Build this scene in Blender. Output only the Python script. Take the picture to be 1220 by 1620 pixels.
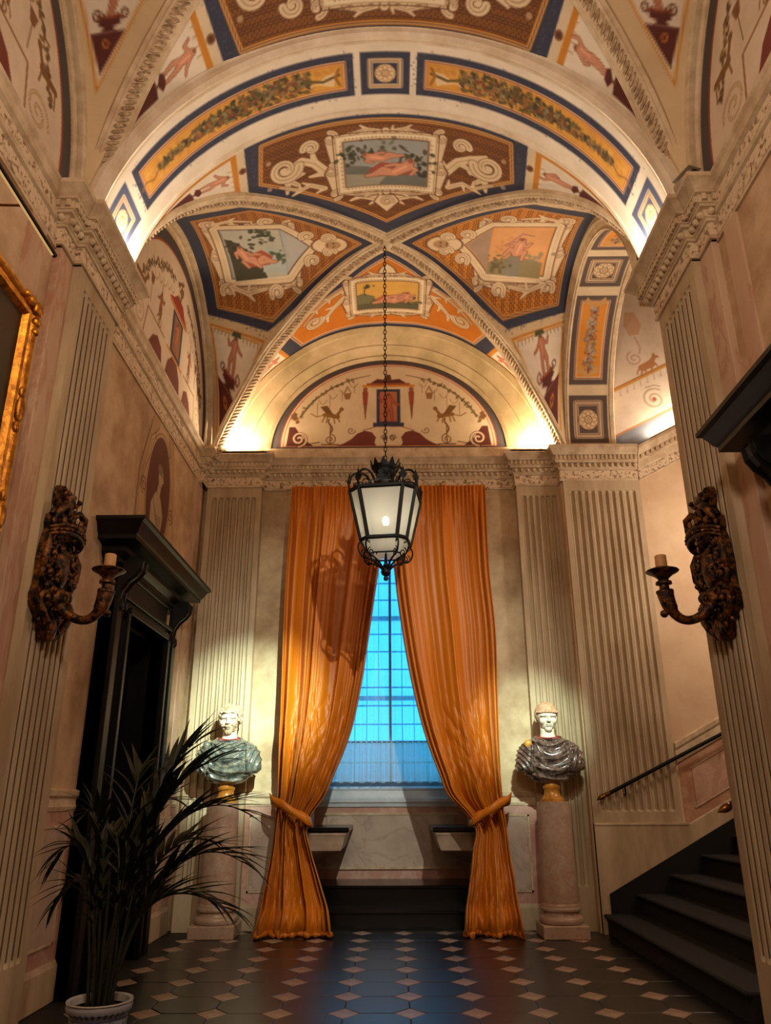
import bpy, bmesh, math, random
import numpy as np
from mathutils import Vector, Matrix
R = math.radians; PI = math.pi
for o in list(bpy.data.objects): bpy.data.objects.remove(o)
SC = bpy.context.scene; COL = SC.collection

# ---------------------------------------------------------------- camera
cd = bpy.data.cameras.new('camera'); cam = bpy.data.objects.new('camera', cd); COL.objects.link(cam)
cd.sensor_fit = 'VERTICAL'; cd.sensor_height = 24.0
cd.lens = 24.0 * 1220.0 / 1620.0
cd.clip_start = 0.05; cd.clip_end = 200
_th, _yaw, _roll = R(20.4), R(-.45), R(-.22)
_fw = Vector((math.sin(_yaw)*math.cos(_th), math.cos(_yaw)*math.cos(_th), math.sin(_th)))
_rt = Vector((math.cos(_yaw), -math.sin(_yaw), 0)); _up = _rt.cross(_fw)
_r2 = _rt*math.cos(_roll) + _up*math.sin(_roll); _u2 = -_rt*math.sin(_roll) + _up*math.cos(_roll)
cam.matrix_world = Matrix(((_r2.x, _u2.x, -_fw.x, .03), (_r2.y, _u2.y, -_fw.y, 0), (_r2.z, _u2.z, -_fw.z, 1.4), (0, 0, 0, 1)))
SC.camera = cam

# ---------------------------------------------------------------- world: blue dusk outside the window
w = bpy.data.worlds.new('dusk'); SC.world = w; w.use_nodes = True
_bg = w.node_tree.nodes['Background']; _bg.inputs[0].default_value = (.032, .34, .74, 1); _bg.inputs[1].default_value = 3.4

# ---------------------------------------------------------------- lamps of the room and an added warm fill
def lamp(name, kind, loc, energy, color, target=None, **kw):
    d = bpy.data.lights.new(name, kind); d.energy = energy; d.color = color
    for k, v in kw.items(): setattr(d, k, v)
    o = bpy.data.objects.new(name, d); COL.objects.link(o); o.location = loc
    if target is not None:
        o.rotation_euler = (Vector(target) - Vector(loc)).to_track_quat('-Z', 'Y').to_euler()
    return o
WARM = (1, .80, .64)
COOL = (.76, 1.0, .86)
# two cool museum spots hung high in the near bay, one for each bust
lamp('spot_lamp_bust', 'SPOT', (1.25, 2.5, 5.9), 8000, COOL, (-1.75, 9.6, 2.35), spot_size=R(15), spot_blend=1.0, shadow_soft_size=.03)
lamp('spot_lamp_bust', 'SPOT', (1.45, 2.5, 5.9), 4000, COOL, (1.68, 9.6, 2.2), spot_size=R(12), spot_blend=1.0, shadow_soft_size=.03)
lamp('wash_lamp', 'SPOT', (1.25, 2.5, 5.9), 1050, (1, 1, .88), (-.2, 9.6, 2.5), spot_size=R(44), spot_blend=1.0, shadow_soft_size=.04)
# warm fill added behind the camera, with no fixture; warm lamp of the staircase
lamp('hall_fill', 'POINT', (0, .9, 4.95), 232, WARM, shadow_soft_size=.35)
lamp('stair_lamp', 'POINT', (4.6, 8.0, 4.6), 130, WARM, shadow_soft_size=.2)
SC.view_settings.view_transform = 'Standard'; SC.view_settings.look = 'None'
SC.view_settings.gamma = 1; SC.view_settings.use_curve_mapping = False
SC.view_settings.exposure = 0.2
# ---------------------------------------------------------------- materials
def lin(c):
    return tuple((x/12.92 if x <= .04045 else ((x+.055)/1.055)**2.4) for x in c)
MATS = {}
def mat(name, c1, c2=None, scale=4.0, rough=.6, metal=0.0, bump=0.0, bscale=None, stretch=(1, 1, 1), detail=6, vein=None, vscale=2.5, vw=.06, attr=None, lo=.35, hi=.68, **kw):
    """procedural material: two noise-mixed colours, optional veins, bump"""
    if name in MATS: return MATS[name]
    m = bpy.data.materials.new(name); m.use_nodes = True; nt = m.node_tree; N = nt.nodes; L = nt.links
    b = N['Principled BSDF']; b.inputs['Roughness'].default_value = rough; b.inputs['Metallic'].default_value = metal
    for k, v in kw.items(): b.inputs[k].default_value = v
    tc = N.new('ShaderNodeTexCoord'); mp = N.new('ShaderNodeMapping'); mp.inputs['Scale'].default_value = stretch
    L.new(tc.outputs['Object'], mp.inputs[0])
    def noise(sc, det=detail, dist=0.0):
        n = N.new('ShaderNodeTexNoise'); n.inputs['Scale'].default_value = sc; n.inputs['Detail'].default_value = det
        n.inputs['Roughness'].default_value = .62; n.inputs['Distortion'].default_value = dist
        L.new(mp.outputs[0], n.inputs['Vector']); return n.outputs['Fac']
    def ramp(fac, stops):
        r = N.new('ShaderNodeValToRGB'); e = r.color_ramp.elements
        while len(e) < len(stops): e.new(.5)
        for el, (p, c) in zip(e, stops): el.position = p; el.color = (*c[:3], 1)
        L.new(fac, r.inputs[0]); return r.outputs[0]
    def mix(fac, a, bb, mode='MIX'):
        x = N.new('ShaderNodeMix'); x.data_type = 'RGBA'; x.blend_type = mode
        for sock, v in ((x.inputs[0], fac), (x.inputs[6], a), (x.inputs[7], bb)):
            if isinstance(v, (int, float)): sock.default_value = v
            elif isinstance(v, tuple): sock.default_value = (*v[:3], 1)
            else: L.new(v, sock)
        return x.outputs[2]
    c = None
    if attr:
        a = N.new('ShaderNodeAttribute'); a.attribute_name = attr; c = a.outputs['Color']
        d = ramp(noise(scale), [(.3, (.80, .78, .74)), (.62, (1, 1, 1))]); c = mix(.8, c, d, 'MULTIPLY')
    else:
        c2 = c2 or tuple(x*.85 for x in c1)
        c = ramp(noise(scale), [(lo, lin(c2)), (hi, lin(c1))])
    if vein:
        v = noise(vscale, 6, .6)
        s = N.new('ShaderNodeMath'); s.operation = 'SUBTRACT'; s.inputs[1].default_value = .5; L.new(v, s.inputs[0])
        a2 = N.new('ShaderNodeMath'); a2.operation = 'ABSOLUTE'; L.new(s.outputs[0], a2.inputs[0])
        f = ramp(a2.outputs[0], [(0, (.6, .6, .6)), (vw, (0, 0, 0))])
        c = mix(f, c, lin(vein))
    L.new(c, b.inputs['Base Color'])
    if bump:
        bn = N.new('ShaderNodeBump'); bn.inputs['Strength'].default_value = bump; bn.inputs['Distance'].default_value = .02
        L.new(noise(bscale or scale*6, 4), bn.inputs['Height']); L.new(bn.outputs[0], b.inputs['Normal'])
    MATS[name] = m; return m
def emis(name, col, st):
    m = bpy.data.materials.new(name); m.use_nodes = True; N = m.node_tree.nodes; N.remove(N['Principled BSDF'])
    e = N.new('ShaderNodeEmission'); e.inputs[0].default_value = (*col, 1); e.inputs[1].default_value = st
    m.node_tree.links.new(e.outputs[0], N['Material Output'].inputs[0]); MATS[name] = m; return m

# ---------------------------------------------------------------- objects
def tag(o, label=None, cat=None, group=None, kind=None):
    if label: o['label'] = label
    if cat: o['category'] = cat
    if group: o['group'] = group
    if kind: o['kind'] = kind
    return o
def empty(name, loc=(0, 0, 0), rz=0.0, **kw):
    o = bpy.data.objects.new(name, None); COL.objects.link(o); o.location = loc; o.rotation_euler = (0, 0, rz); o.empty_display_size = .1
    return tag(o, **kw)
def link(name, me, parent=None, m=None, **kw):
    o = bpy.data.objects.new(name, me); COL.objects.link(o)
    if m is not None and not me.materials: me.materials.append(m)
    if parent is not None: o.parent = parent
    return tag(o, **kw)
def smooth(me, ang=None):
    me.polygons.foreach_set('use_smooth', [True]*len(me.polygons))
    if ang is not None:
        try: me.set_sharp_from_angle(angle=R(ang))
        except Exception: pass
    return me
class MB:
    """collects boxes, sweeps, lathes and tubes into one mesh"""
    def __init__(s): s.v = []; s.f = []
    def add(s, vs, fs):
        n = len(s.v); s.v += [tuple(map(float, v)) for v in vs]; s.f += [tuple(i+n for i in f) for f in fs]; return s
    def box(s, x0, x1, y0, y1, z0, z1, b=0.0, M=None):
        if b > 0:
            vs = []; fs = []
            bm = bmesh.new(); bmesh.ops.create_cube(bm, size=1)
            for v in bm.verts: v.co = Vector(((x0+x1)/2+v.co.x*(x1-x0), (y0+y1)/2+v.co.y*(y1-y0), (z0+z1)/2+v.co.z*(z1-z0)))
            bmesh.ops.bevel(bm, geom=list(bm.edges), offset=b, segments=1, affect='EDGES', profile=.5)
            bm.verts.index_update(); vs = [v.co.copy() for v in bm.verts]; fs = [[v.index for v in f.verts] for f in bm.faces]; bm.free()
        else:
            vs = [Vector((x, y, z)) for x in (x0, x1) for y in (y0, y1) for z in (z0, z1)]
            fs = [(0, 1, 3, 2), (4, 6, 7, 5), (0, 4, 5, 1), (2, 3, 7, 6), (0, 2, 6, 4), (1, 5, 7, 3)]
        if M is not None: vs = [M @ v for v in vs]
        return s.add(vs, fs)
    def lathe(s, prof, c=(0, 0, 0), n=28, M=None, cap=True):
        vs = []; fs = []; m = len(prof)
        for i in range(n):
            a = 2*PI*i/n
            for r, z in prof: vs.append(Vector((c[0]+r*math.cos(a), c[1]+r*math.sin(a), c[2]+z)))
        for i in range(n):
            j = (i+1) % n
            for k in range(m-1): fs.append((i*m+k, j*m+k, j*m+k+1, i*m+k+1))
        if cap:
            fs.append([i*m for i in range(n)][::-1]); fs.append([i*m+m-1 for i in range(n)])
        if M is not None: vs = [M @ v for v in vs]
        return s.add(vs, fs)
    def tube(s, pts, r, n=8, flat=1.0, cap=True, up=None):
        pts = [Vector(p) for p in pts]; rs = r if hasattr(r, '__len__') else [r]*len(pts)
        vs = []; fs = []; prev = Vector(up) if up else None
        for i, p in enumerate(pts):
            t = (pts[min(i+1, len(pts)-1)]-pts[max(i-1, 0)]).normalized()
            a = prev if prev is not None else (Vector((0, 0, 1)) if abs(t.z) < .9 else Vector((1, 0, 0)))
            a = a - t*a.dot(t)
            if a.length < 1e-6: a = t.orthogonal()
            a.normalize(); b = t.cross(a); prev = a
            for k in range(n):
                q = 2*PI*k/n; vs.append(p + a*(rs[i]*math.cos(q)) + b*(rs[i]*flat*math.sin(q)))
        for i in range(len(pts)-1):
            for k in range(n): fs.append((i*n+k, i*n+(k+1) % n, (i+1)*n+(k+1) % n, (i+1)*n+k))
        if cap: fs.append(list(range(n))[::-1]); fs.append([(len(pts)-1)*n+k for k in range(n)])
        return s.add(vs, fs)
    def ell(s, c, r, n=10, m=7, M=None):
        prof = [(max(1e-4, math.sin(PI*k/(m-1))), -math.cos(PI*k/(m-1))) for k in range(m)]
        MM = Matrix.Translation(c) @ (M or Matrix()) @ Matrix.Diagonal((r[0], r[1], r[2], 1))
        return s.lathe(prof, n=n, M=MM, cap=False)
    def prism(s, poly, y0, y1, M=None):
        """poly in (x,z) extruded along y"""
        n = len(poly); vs = [Vector((x, y0, z)) for x, z in poly] + [Vector((x, y1, z)) for x, z in poly]
        fs = [list(range(n))[::-1], [n+i for i in range(n)]] + [(i, (i+1) % n, n+(i+1) % n, n+i) for i in range(n)]
        if M is not None: vs = [M @ v for v in vs]
        return s.add(vs, fs)
    def mesh(s, name='m'):
        me = bpy.data.meshes.new(name); me.from_pydata(s.v, [], s.f); me.validate()
        bm = bmesh.new(); bm.from_mesh(me); bmesh.ops.recalc_face_normals(bm, faces=bm.faces); bm.to_mesh(me); bm.free(); return me
    def obj(s, name, m, parent=None, sm=None, **kw):
        me = s.mesh(name)
        if sm: smooth(me, sm)
        return link(name, me, parent, m, **kw)
def sweep(path, prof, closed=False, cap=True):
    """mitred sweep of (d,z) profile along a plan path; d grows to the right of travel"""
    P = [Vector((x, y, 0)) for x, y in path]; n = len(P); V = []; F = []; m = len(prof)
    for i in range(n):
        a = (P[i]-P[i-1]).normalized() if i > 0 or closed else None
        b = (P[(i+1) % n]-P[i]).normalized() if i < n-1 or closed else None
        a = a or b; b = b or a
        na = Vector((a.y, -a.x, 0)); nb = Vector((b.y, -b.x, 0)); k = (na+nb); k = k/max(.15, (k.dot(na)))
        for d, z in prof: V.append((P[i].x+k.x*d, P[i].y+k.y*d, z))
    for i in range(n-1 if not closed else n):
        j = (i+1) % n
        for k in range(m-1): F.append((i*m+k, i*m+k+1, j*m+k+1, j*m+k))
    if cap and not closed: F.append(list(range(m))[::-1]); F.append([(n-1)*m+k for k in range(m)])
    return V, F
def along(path, step, d=0.0):
    """points with directions along the mitred offset of the path"""
    V, _ = sweep(path, [(d, 0)], cap=False); out = []
    for a, b in zip(V[:-1], V[1:]):
        a = Vector(a); b = Vector(b); L = (b-a).length
        n = int(L/step)
        if n < 1: continue
        t = (b-a)/L
        for i in range(n): out.append((a+t*(L*(i+.5)/n), t, L/n))
    return out
def cat(P, k=4):
    """Catmull-Rom refinement of a point list"""
    P = [Vector(p) for p in P]; out = []
    for i in range(len(P)-1):
        a = P[max(i-1, 0)]; b = P[i]; c = P[i+1]; d = P[min(i+2, len(P)-1)]
        for j in range(k):
            t = j/k; out.append(.5*((2*b)+(c-a)*t+(2*a-5*b+4*c-d)*t*t+(3*b-a-3*c+d)*t**3))
    return out+[P[-1]]
def bez(p0, p1, p2, p3, n=12):
    p0, p1, p2, p3 = map(Vector, (p0, p1, p2, p3))
    return [p0*(1-t)**3+p1*3*t*(1-t)**2+p2*3*t*t*(1-t)+p3*t**3 for t in [i/(n-1) for i in range(n)]]
def spiral2(cx, cy, r0, r1, a0, turns, n=24):
    return [(cx+(r0+(r1-r0)*t)*math.cos(a0+turns*2*PI*t), cy+(r0+(r1-r0)*t)*math.sin(a0+turns*2*PI*t)) for t in [i/(n-1) for i in range(n)]]
def gridmesh(X, name='g', closed_u=False, mask=None, smoothit=True):
    """X: (nv,nu,3) array -> mesh"""
    X = np.asarray(X, float); nv, nu = X.shape[:2]; idx = np.arange(nv*nu).reshape(nv, nu)
    if closed_u: idx = np.concatenate([idx, idx[:, :1]], 1)
    F = np.stack([idx[:-1, :-1], idx[:-1, 1:], idx[1:, 1:], idx[1:, :-1]], -1).reshape(-1, 4)
    if mask is not None: F = F[mask.reshape(-1)]
    return npmesh(name, X.reshape(-1, 3), F, smoothit)
def npmesh(name, V, F, smoothit=True, col=None):
    V = np.asarray(V, np.float32); F = np.asarray(F, np.int32)
    use = np.zeros(len(V), bool); use[F.ravel()] = True
    mp = np.cumsum(use)-1; V = V[use]; F = mp[F].astype(np.int32)
    me = bpy.data.meshes.new(name); me.vertices.add(len(V)); me.vertices.foreach_set('co', V.ravel())
    k = F.shape[1]; me.loops.add(F.size); me.loops.foreach_set('vertex_index', F.ravel())
    me.polygons.add(len(F)); me.polygons.foreach_set('loop_start', np.arange(len(F), dtype=np.int32)*k)
    try: me.polygons.foreach_set('loop_total', np.full(len(F), k, np.int32))
    except Exception: pass
    me.polygons.foreach_set('use_smooth', np.full(len(F), smoothit))
    if col is not None:
        a = me.color_attributes.new('paint', 'BYTE_COLOR', 'POINT'); c = np.ones((len(V), 4), np.float32); c[:, :3] = col[use]
        a.data.foreach_set('color_srgb', c.ravel())
    me.update(calc_edges=True); return me
# ---------------------------------------------------------------- palette of materials
plaster = mat('aged_plaster', (.82, .73, .58), (.62, .51, .37), scale=1.9, detail=9, rough=.75, bump=.12, bscale=14)
plaster_tan = mat('tan_plaster', (.82, .70, .56), (.62, .49, .35), scale=2.0, detail=9, rough=.75, bump=.12, bscale=12)
plaster_pale = mat('pale_plaster', (.84, .74, .60), (.74, .60, .46), scale=1.0, rough=.75, bump=.1, bscale=12)
stone = mat('pilaster_stone', (.78, .70, .57), (.62, .53, .40), scale=3.0, stretch=(1, 1, .25), rough=.7, bump=.1)
cstone = mat('cornice_stone', (.84, .76, .63), (.70, .60, .47), scale=7, rough=.7, bump=.2, bscale=40)
friezem = mat('carved_frieze', (.84, .75, .62), (.50, .37, .26), scale=26, detail=3, rough=.75, bump=.6, bscale=26, lo=.36, hi=.50)
pinkm = mat('pink_marble', (.76, .59, .51), (.68, .49, .43), scale=3.5, rough=.45, vein=(.80, .68, .60), vscale=2.2)
redstrip = mat('veined_strip', (.78, .67, .56), (.72, .57, .46), scale=2.2, stretch=(1, 1, .35), rough=.6, vein=(.66, .44, .34), vscale=1.3, vw=.03)
greym = mat('grey_marble', (.78, .70, .62), (.68, .60, .53), scale=2.5, rough=.35, vein=(.62, .52, .47), vscale=2.0, vw=.03)
blackwood = mat('ebonised_wood', (.016, .015, .015), (.008, .008, .008), scale=5, stretch=(1, 1, .1), rough=.42, **{'Specular IOR Level': .35}, bump=.05)
purplewood = mat('dark_walnut', (.060, .036, .038), (.035, .020, .024), scale=5, stretch=(1, 1, .1), rough=.35)
iron = mat('wrought_iron', (.022, .018, .015), (.010, .009, .008), scale=30, rough=.55, metal=.6)
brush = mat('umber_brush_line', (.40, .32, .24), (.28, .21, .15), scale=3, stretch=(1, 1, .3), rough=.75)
terra = mat('terracotta_marble', (.72, .54, .42), (.64, .46, .35), scale=3.5, rough=.45, vein=(.78, .64, .52))
darktile = mat('slate_tile', (.060, .060, .070), (.030, .030, .040), scale=3, rough=.32, bump=.05, bscale=9, **{'Specular IOR Level': 1.0})
lighttile = mat('cream_tile', (.70, .60, .52), (.52, .42, .35), scale=6, rough=.35)
grout = mat('floor_joint', (.10, .09, .085), (.05, .05, .05), scale=20, rough=.6)
carpet = mat('stair_carpet', (.042, .030, .036), (.018, .012, .016), scale=60, rough=.9, bump=.3, bscale=200)
blackstone = mat('black_stone', (.016, .016, .019), (.008, .008, .010), scale=4, rough=.22)
paint = mat('fresco', (1, 1, 1), scale=2.6, rough=.8, attr='paint', bump=.06, bscale=30)
ribm = mat('rib_plaster', (.86, .78, .65), (.74, .64, .50), scale=7, rough=.75, bump=.15)
ropem = mat('rope_ornament', (.80, .70, .56), (.52, .41, .29), scale=22, detail=2, rough=.75)
rawshell = mat('hidden_shell', (.5, .4, .3), rough=.9)

HWL = 2.54
S = dict(kind='structure')
# ---------------------------------------------------------------- floor of octagons and diamond insets
fl = MB().box(-2.56, 2.56, -1.6, 9.9, -.12, -.006).box(2.5, 6.6, 5.6, 9.7, -.12, -.006).obj('floor', grout, label='black octagon tile floor with small cream diamond insets', cat='floor', **S)
SX, SY, FX0, FY0, HX, HY = .463, .490, .140, 9.19, .114, .142
def tile(poly, m, nm):
    b = MB(); n = len(poly); vs = [(x*.985, y*.985, -.02) for x, y in poly]+[(x*.985, y*.985, -.002) for x, y in poly]+[(x*.97, y*.97, 0) for x, y in poly]
    fs = [[2*n+i for i in range(n)]]
    for k in (0, 1): fs += [(k*n+i, k*n+(i+1) % n, (k+1)*n+(i+1) % n, (k+1)*n+i) for i in range(n)]
    b.add(vs, fs); me = b.mesh(nm); me.materials.append(m); return me
octs = tile([(SX/2-HX, -SY/2), (SX/2, -SY/2+HY), (SX/2, SY/2-HY), (SX/2-HX, SY/2), (-SX/2+HX, SY/2), (-SX/2, SY/2-HY), (-SX/2, -SY/2+HY), (-SX/2+HX, -SY/2)], darktile, 'dark_tile')
dia = tile([(HX*.97, 0), (0, HY*.97), (-HX*.97, 0), (0, -HY*.97)], lighttile, 'light_tile')
rng = random.Random(3)
for i in range(-6, 6):
    for j in range(-12, 2):
        x = FX0+i*SX; y = FY0+j*SY
        if abs(x) < 2.44 and y < 9.72:
            o = link('light_tile', dia, fl); o.location = (x, y, rng.uniform(-.001, .001))
        x += SX/2; y += SY/2
        if abs(x) < 2.32 and y < 9.62:
            o = link('dark_tile', octs, fl); o.location = (x, y, rng.uniform(-.001, .001)); o.rotation_euler = (rng.uniform(-.004, .004), rng.uniform(-.004, .004), PI*rng.randint(0, 1))

# ---------------------------------------------------------------- fluted pilasters
def fluted(w, h, n, z0, z1, proj, margin=.06, depth=.032):
    pitch = (w-2*margin)/n; r = pitch*.39; xs = [0.0]
    for i in range(n):
        c = margin+pitch*(i+.5); xs += [c-r*1.02] + [c+r*math.cos(PI-PI*k/6) for k in range(7)] + [c+r*1.02]
    xs.append(w); xs = np.array(xs)
    zs = np.array([0, z0-.01]+[z0+r*(1-math.cos(PI/2*k/5)) for k in range(6)]+[(z0+z1)/2]+[z1-r*(1-math.sin(PI/2*k/5)) for k in range(6)]+[z1+.01, h])
    X, Z = np.meshgrid(xs, zs); D = np.zeros_like(X)
    for i in range(n):
        c = margin+pitch*(i+.5)
        rr = np.where(Z > z1-r, np.sqrt(np.maximum(r*r-(Z-(z1-r))**2, 0)), np.where(Z < z0+r, np.sqrt(np.maximum(r*r-(Z-(z0+r))**2, 0)), r))
        rr = np.where((Z < z0) | (Z > z1), 0, rr); D = np.maximum(D, np.sqrt(np.maximum(rr*rr-(X-c)**2, 0))/r*depth)
    G = np.stack([X, D-proj, Z], -1)
    # side returns back to the wall
    L = G[:, :1].copy(); L[..., 1] = .03; Rr = G[:, -1:].copy(); Rr[..., 1] = .03
    me = gridmesh(np.concatenate([L, G, Rr], 1), 'pilaster'); smooth(me, 35); return me
def pilaster(parent, x, y, rz, w, h, n, z0, z1, proj, m=None, margin=.06, side=-1):
    o = link('pilaster', fluted(w, h, n, z0, z1, proj, margin), parent, m or stone); o.location = (x, y, 0); o.rotation_euler = (0, 0, rz)
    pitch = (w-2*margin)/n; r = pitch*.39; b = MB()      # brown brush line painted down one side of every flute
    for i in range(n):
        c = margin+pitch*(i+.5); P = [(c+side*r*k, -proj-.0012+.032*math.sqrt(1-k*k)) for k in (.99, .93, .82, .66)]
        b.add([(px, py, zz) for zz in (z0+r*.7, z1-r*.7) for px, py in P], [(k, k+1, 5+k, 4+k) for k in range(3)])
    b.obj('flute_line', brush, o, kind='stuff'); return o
# ---------------------------------------------------------------- entablature
PROF = [(0, 5.38), (.02, 5.38), (.026, 5.40), (.012, 5.41), (.012, 5.53), (.03, 5.535), (.036, 5.55), (.05, 5.558), (.055, 5.62), (.085, 5.626), (.09, 5.645), (.10, 5.648), (.10, 5.72), (.125, 5.725), (.13, 5.74), (.155, 5.765), (.18, 5.80), (.2, 5.812), (.2, 5.85), (0, 5.85)]
def entab(parent, path, k=1.0):
    pr = [(d*k, z) for d, z in PROF]
    MB().add(*sweep(path, pr)).obj('cornice', cstone, parent, sm=25)
    MB().add(*sweep(path, [(.012*k-.004, 5.413), (.012*k+.004, 5.413), (.012*k+.006, 5.527), (.012*k-.004, 5.527)])).obj('frieze', friezem, parent)
    b = MB()
    for p, t, L in along(path, .055, .10*k):
        M = Matrix.Translation(p) @ Matrix(((t.x, t.y, 0, 0), (t.y, -t.x, 0, 0), (0, 0, 1, 0), (0, 0, 0, 1)))
        b.box(-.016, .016, -.004, .02*k+.006, 5.66, 5.715, M=M)
    if b.v: b.obj('dentils', cstone, parent, kind='stuff')
    b = MB()
    for p, t, L in along(path, .075, .055*k):
        b.ell((p.x+t.y*.008, p.y-t.x*.008, 5.592), (.03, .03*k+.008, .03), n=8, m=5, M=Matrix.Rotation(math.atan2(t.y, t.x), 4, 'Z'))
    if b.v: b.obj('egg_moulding', cstone, parent, kind='stuff', sm=60)
FLAT = [(0, 5.36), (.02, 5.36), (.02, 5.39), (.008, 5.40), (.008, 5.56), (.03, 5.57), (.035, 5.60), (.02, 5.61), (.02, 5.72), (.05, 5.74), (.06, 5.80), (.075, 5.82), (.075, 5.85), (0, 5.85)]
def flatcornice(parent, path):
    MB().add(*sweep(path, FLAT)).obj('cornice', cstone, parent, sm=25)
    MB().add(*sweep(path, [(.004, 5.41), (.012, 5.41), (.012, 5.55), (.004, 5.55)])).obj('frieze', friezem, parent)
    MB().add(*sweep(path, [(.016, 5.62), (.024, 5.62), (.024, 5.71), (.016, 5.71)])).obj('frieze', friezem, parent)
def dado(parent, path, panels, z0=.27, z1=1.32):
    """chair rail and skirting along a path, framed marble panels between"""
    MB().add(*sweep(path, [(0, z1), (.012, z1), (.02, z1+.03), (.012, z1+.05), (.012, z1+.09), (.03, z1+.11), (.035, z1+.15), (0, z1+.16)])).obj('chair_rail', cstone, parent, sm=25)
    MB().add(*sweep(path, [(0, 0), (.03, 0), (.03, z0-.04), (.02, z0-.02), (.012, z0), (0, z0)])).obj('skirting', stone, parent, sm=25)
    MB().add(*sweep(path, [(0, z0), (.006, z0), (.006, z1), (0, z1)])).obj('dado_border', pinkm, parent)
    for (px, py, rz, w0, w1) in panels:
        M = Matrix.Translation((px, py, 0)) @ Matrix.Rotation(rz, 4, 'Z')
        MB().box(w0, w1, -.014, 0, z0+.14, z1-.12, b=.004, M=M).obj('dado_panel', greym, parent)
        fr = MB()
        for a, b_, c, d in ((w0-.02, w1+.02, z0+.12, z0+.14), (w0-.02, w1+.02, z1-.12, z1-.10), (w0-.02, w0, z0+.12, z1-.1), (w1, w1+.02, z0+.12, z1-.1)): fr.box(a, b_, -.02, 0, c, d, M=M)
        fr.obj('panel_moulding', cstone, parent)

# ---------------------------------------------------------------- left wall
wl = MB().box(-2.9, -HWL, -1.6, 6.95, 0, 5.85).box(-2.9, -HWL, 8.2, 9.9, 0, 5.85).box(-2.9, -HWL, 6.95, 8.2, 3.0, 5.85).obj('wall_left', plaster_tan, label='left wall of worn tan plaster with door and fluted pilaster', cat='wall', **S)
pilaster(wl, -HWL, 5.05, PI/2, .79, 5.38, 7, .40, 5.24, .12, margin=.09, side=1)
MB().box(-2.56, -2.485, 4.82, 5.06, 0, 5.38, b=.004).box(-2.56, -2.52, 4.40, 4.64, .0, 5.36).obj('marble_strip', redstrip, wl)
MB().box(-2.56, -2.525, 5.90, 6.02, .0, 5.36).obj('marble_strip', redstrip, wl)
MB().box(-2.56, -2.525, 9.28, 9.46, .0, 5.36).obj('marble_strip', redstrip, wl)
entab(wl, [(-HWL, 4.80), (-2.485, 4.80), (-2.485, 5.03), (-2.42, 5.03), (-2.42, 5.86), (-HWL, 5.86)])
flatcornice(wl, [(-HWL, -1.5), (-HWL, 4.80)]); flatcornice(wl, [(-HWL, 5.86), (-HWL, 9.62)])
dado(wl, [(-HWL, 5.90), (-HWL, 6.62)], [(-HWL, 5.90, PI/2, .14, .58)])
dado(wl, [(-HWL, 8.55), (-HWL, 9.70)], [(-HWL, 8.55, PI/2, .15, .98)])
# ---------------------------------------------------------------- right wall
wr = MB().box(HWL, 2.9, -1.6, 5.84, 0, 5.85).box(2.54, 6.6, 5.5, 5.84, 0, 8.6).obj('wall_right', plaster_tan, label='right wall of tan plaster beside the stair opening', cat='wall', **S)
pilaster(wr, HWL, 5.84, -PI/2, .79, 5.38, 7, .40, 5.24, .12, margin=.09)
MB().box(2.485, 2.56, 4.82, 5.06, 0, 5.38, b=.004).box(2.52, 2.56, 4.48, 4.68, 0, 5.36).obj('marble_strip', redstrip, wr)
entab(wr, [(HWL, 5.86), (2.42, 5.86), (2.42, 5.03), (2.485, 5.03), (2.485, 4.80), (HWL, 4.80)])
flatcornice(wr, [(HWL, 4.80), (HWL, -1.5)])
# ---------------------------------------------------------------- back wall with the window bay
wb = MB().box(-2.6, -1.02, 9.85, 10.1, 0, 5.85).box(1.02, 2.6, 9.85, 10.1, 0, 5.85).box(-1.02, 1.02, 9.85, 10.1, 4.95, 5.85).obj('wall_back', plaster, label='end wall of aged cream plaster behind the orange curtains', cat='wall', **S)
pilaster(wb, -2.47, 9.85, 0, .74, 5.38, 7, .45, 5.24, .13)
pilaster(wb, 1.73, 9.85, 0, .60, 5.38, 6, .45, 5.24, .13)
entab(wb, [(-HWL, 9.52), (-2.49, 9.52), (-2.49, 9.72), (-1.73, 9.72), (-1.73, 9.85), (1.73, 9.85), (1.73, 9.72), (2.31, 9.72), (2.31, 9.56), (3.34, 9.56)], .8)
dado(wb, [(-1.73, 9.85), (-1.02, 9.85)], [(-1.73, 9.85, 0, .08, .56)]); dado(wb, [(1.02, 9.85), (1.73, 9.85)], [(1.02, 9.85, 0, .10, .60)])
# bay: reveals, vault, steps, parapet
MB().box(-1.25, -1.02, 10.08, 11.3, 0, 5.1).box(1.02, 1.25, 10.08, 11.3, 0, 5.1).box(-1.25, 1.25, 10.08, 11.3, 4.95, 5.2).obj('bay_reveal', plaster_pale, wb)
MB().box(-1.04, 1.04, 11.12, 11.3, .40, 1.36).obj('parapet', pinkm, wb)
MB().box(-.86, .86, 11.10, 11.16, .56, 1.20, b=.004).obj('parapet_panel', greym, wb)
MB().box(-.90, .90, 11.09, 11.14, .535, .565).box(-.90, .90, 11.09, 11.14, 1.195, 1.225).obj('panel_moulding', cstone, wb)
MB().add(*sweep([(-1.02, 11.13), (1.02, 11.13)], [(0, 1.30), (.03, 1.30), (.04, 1.34), (.06, 1.36), (.06, 1.40), (.03, 1.42), (.02, 1.50), (.03, 1.53), (.0, 1.56)])).obj('window_sill', mat('painted_sill', (.84, .88, .90), (.76, .80, .82), rough=.4), wb, sm=25)
for y0, z in ((9.86, .20), (10.30, .42)):
    MB().box(-1.03, 1.03, y0, 11.14, z-.22, z-.035).box(-1.03, 1.03, y0-.03, 11.14, z-.035, z, b=.008).obj('step', blackstone, wb)
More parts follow.
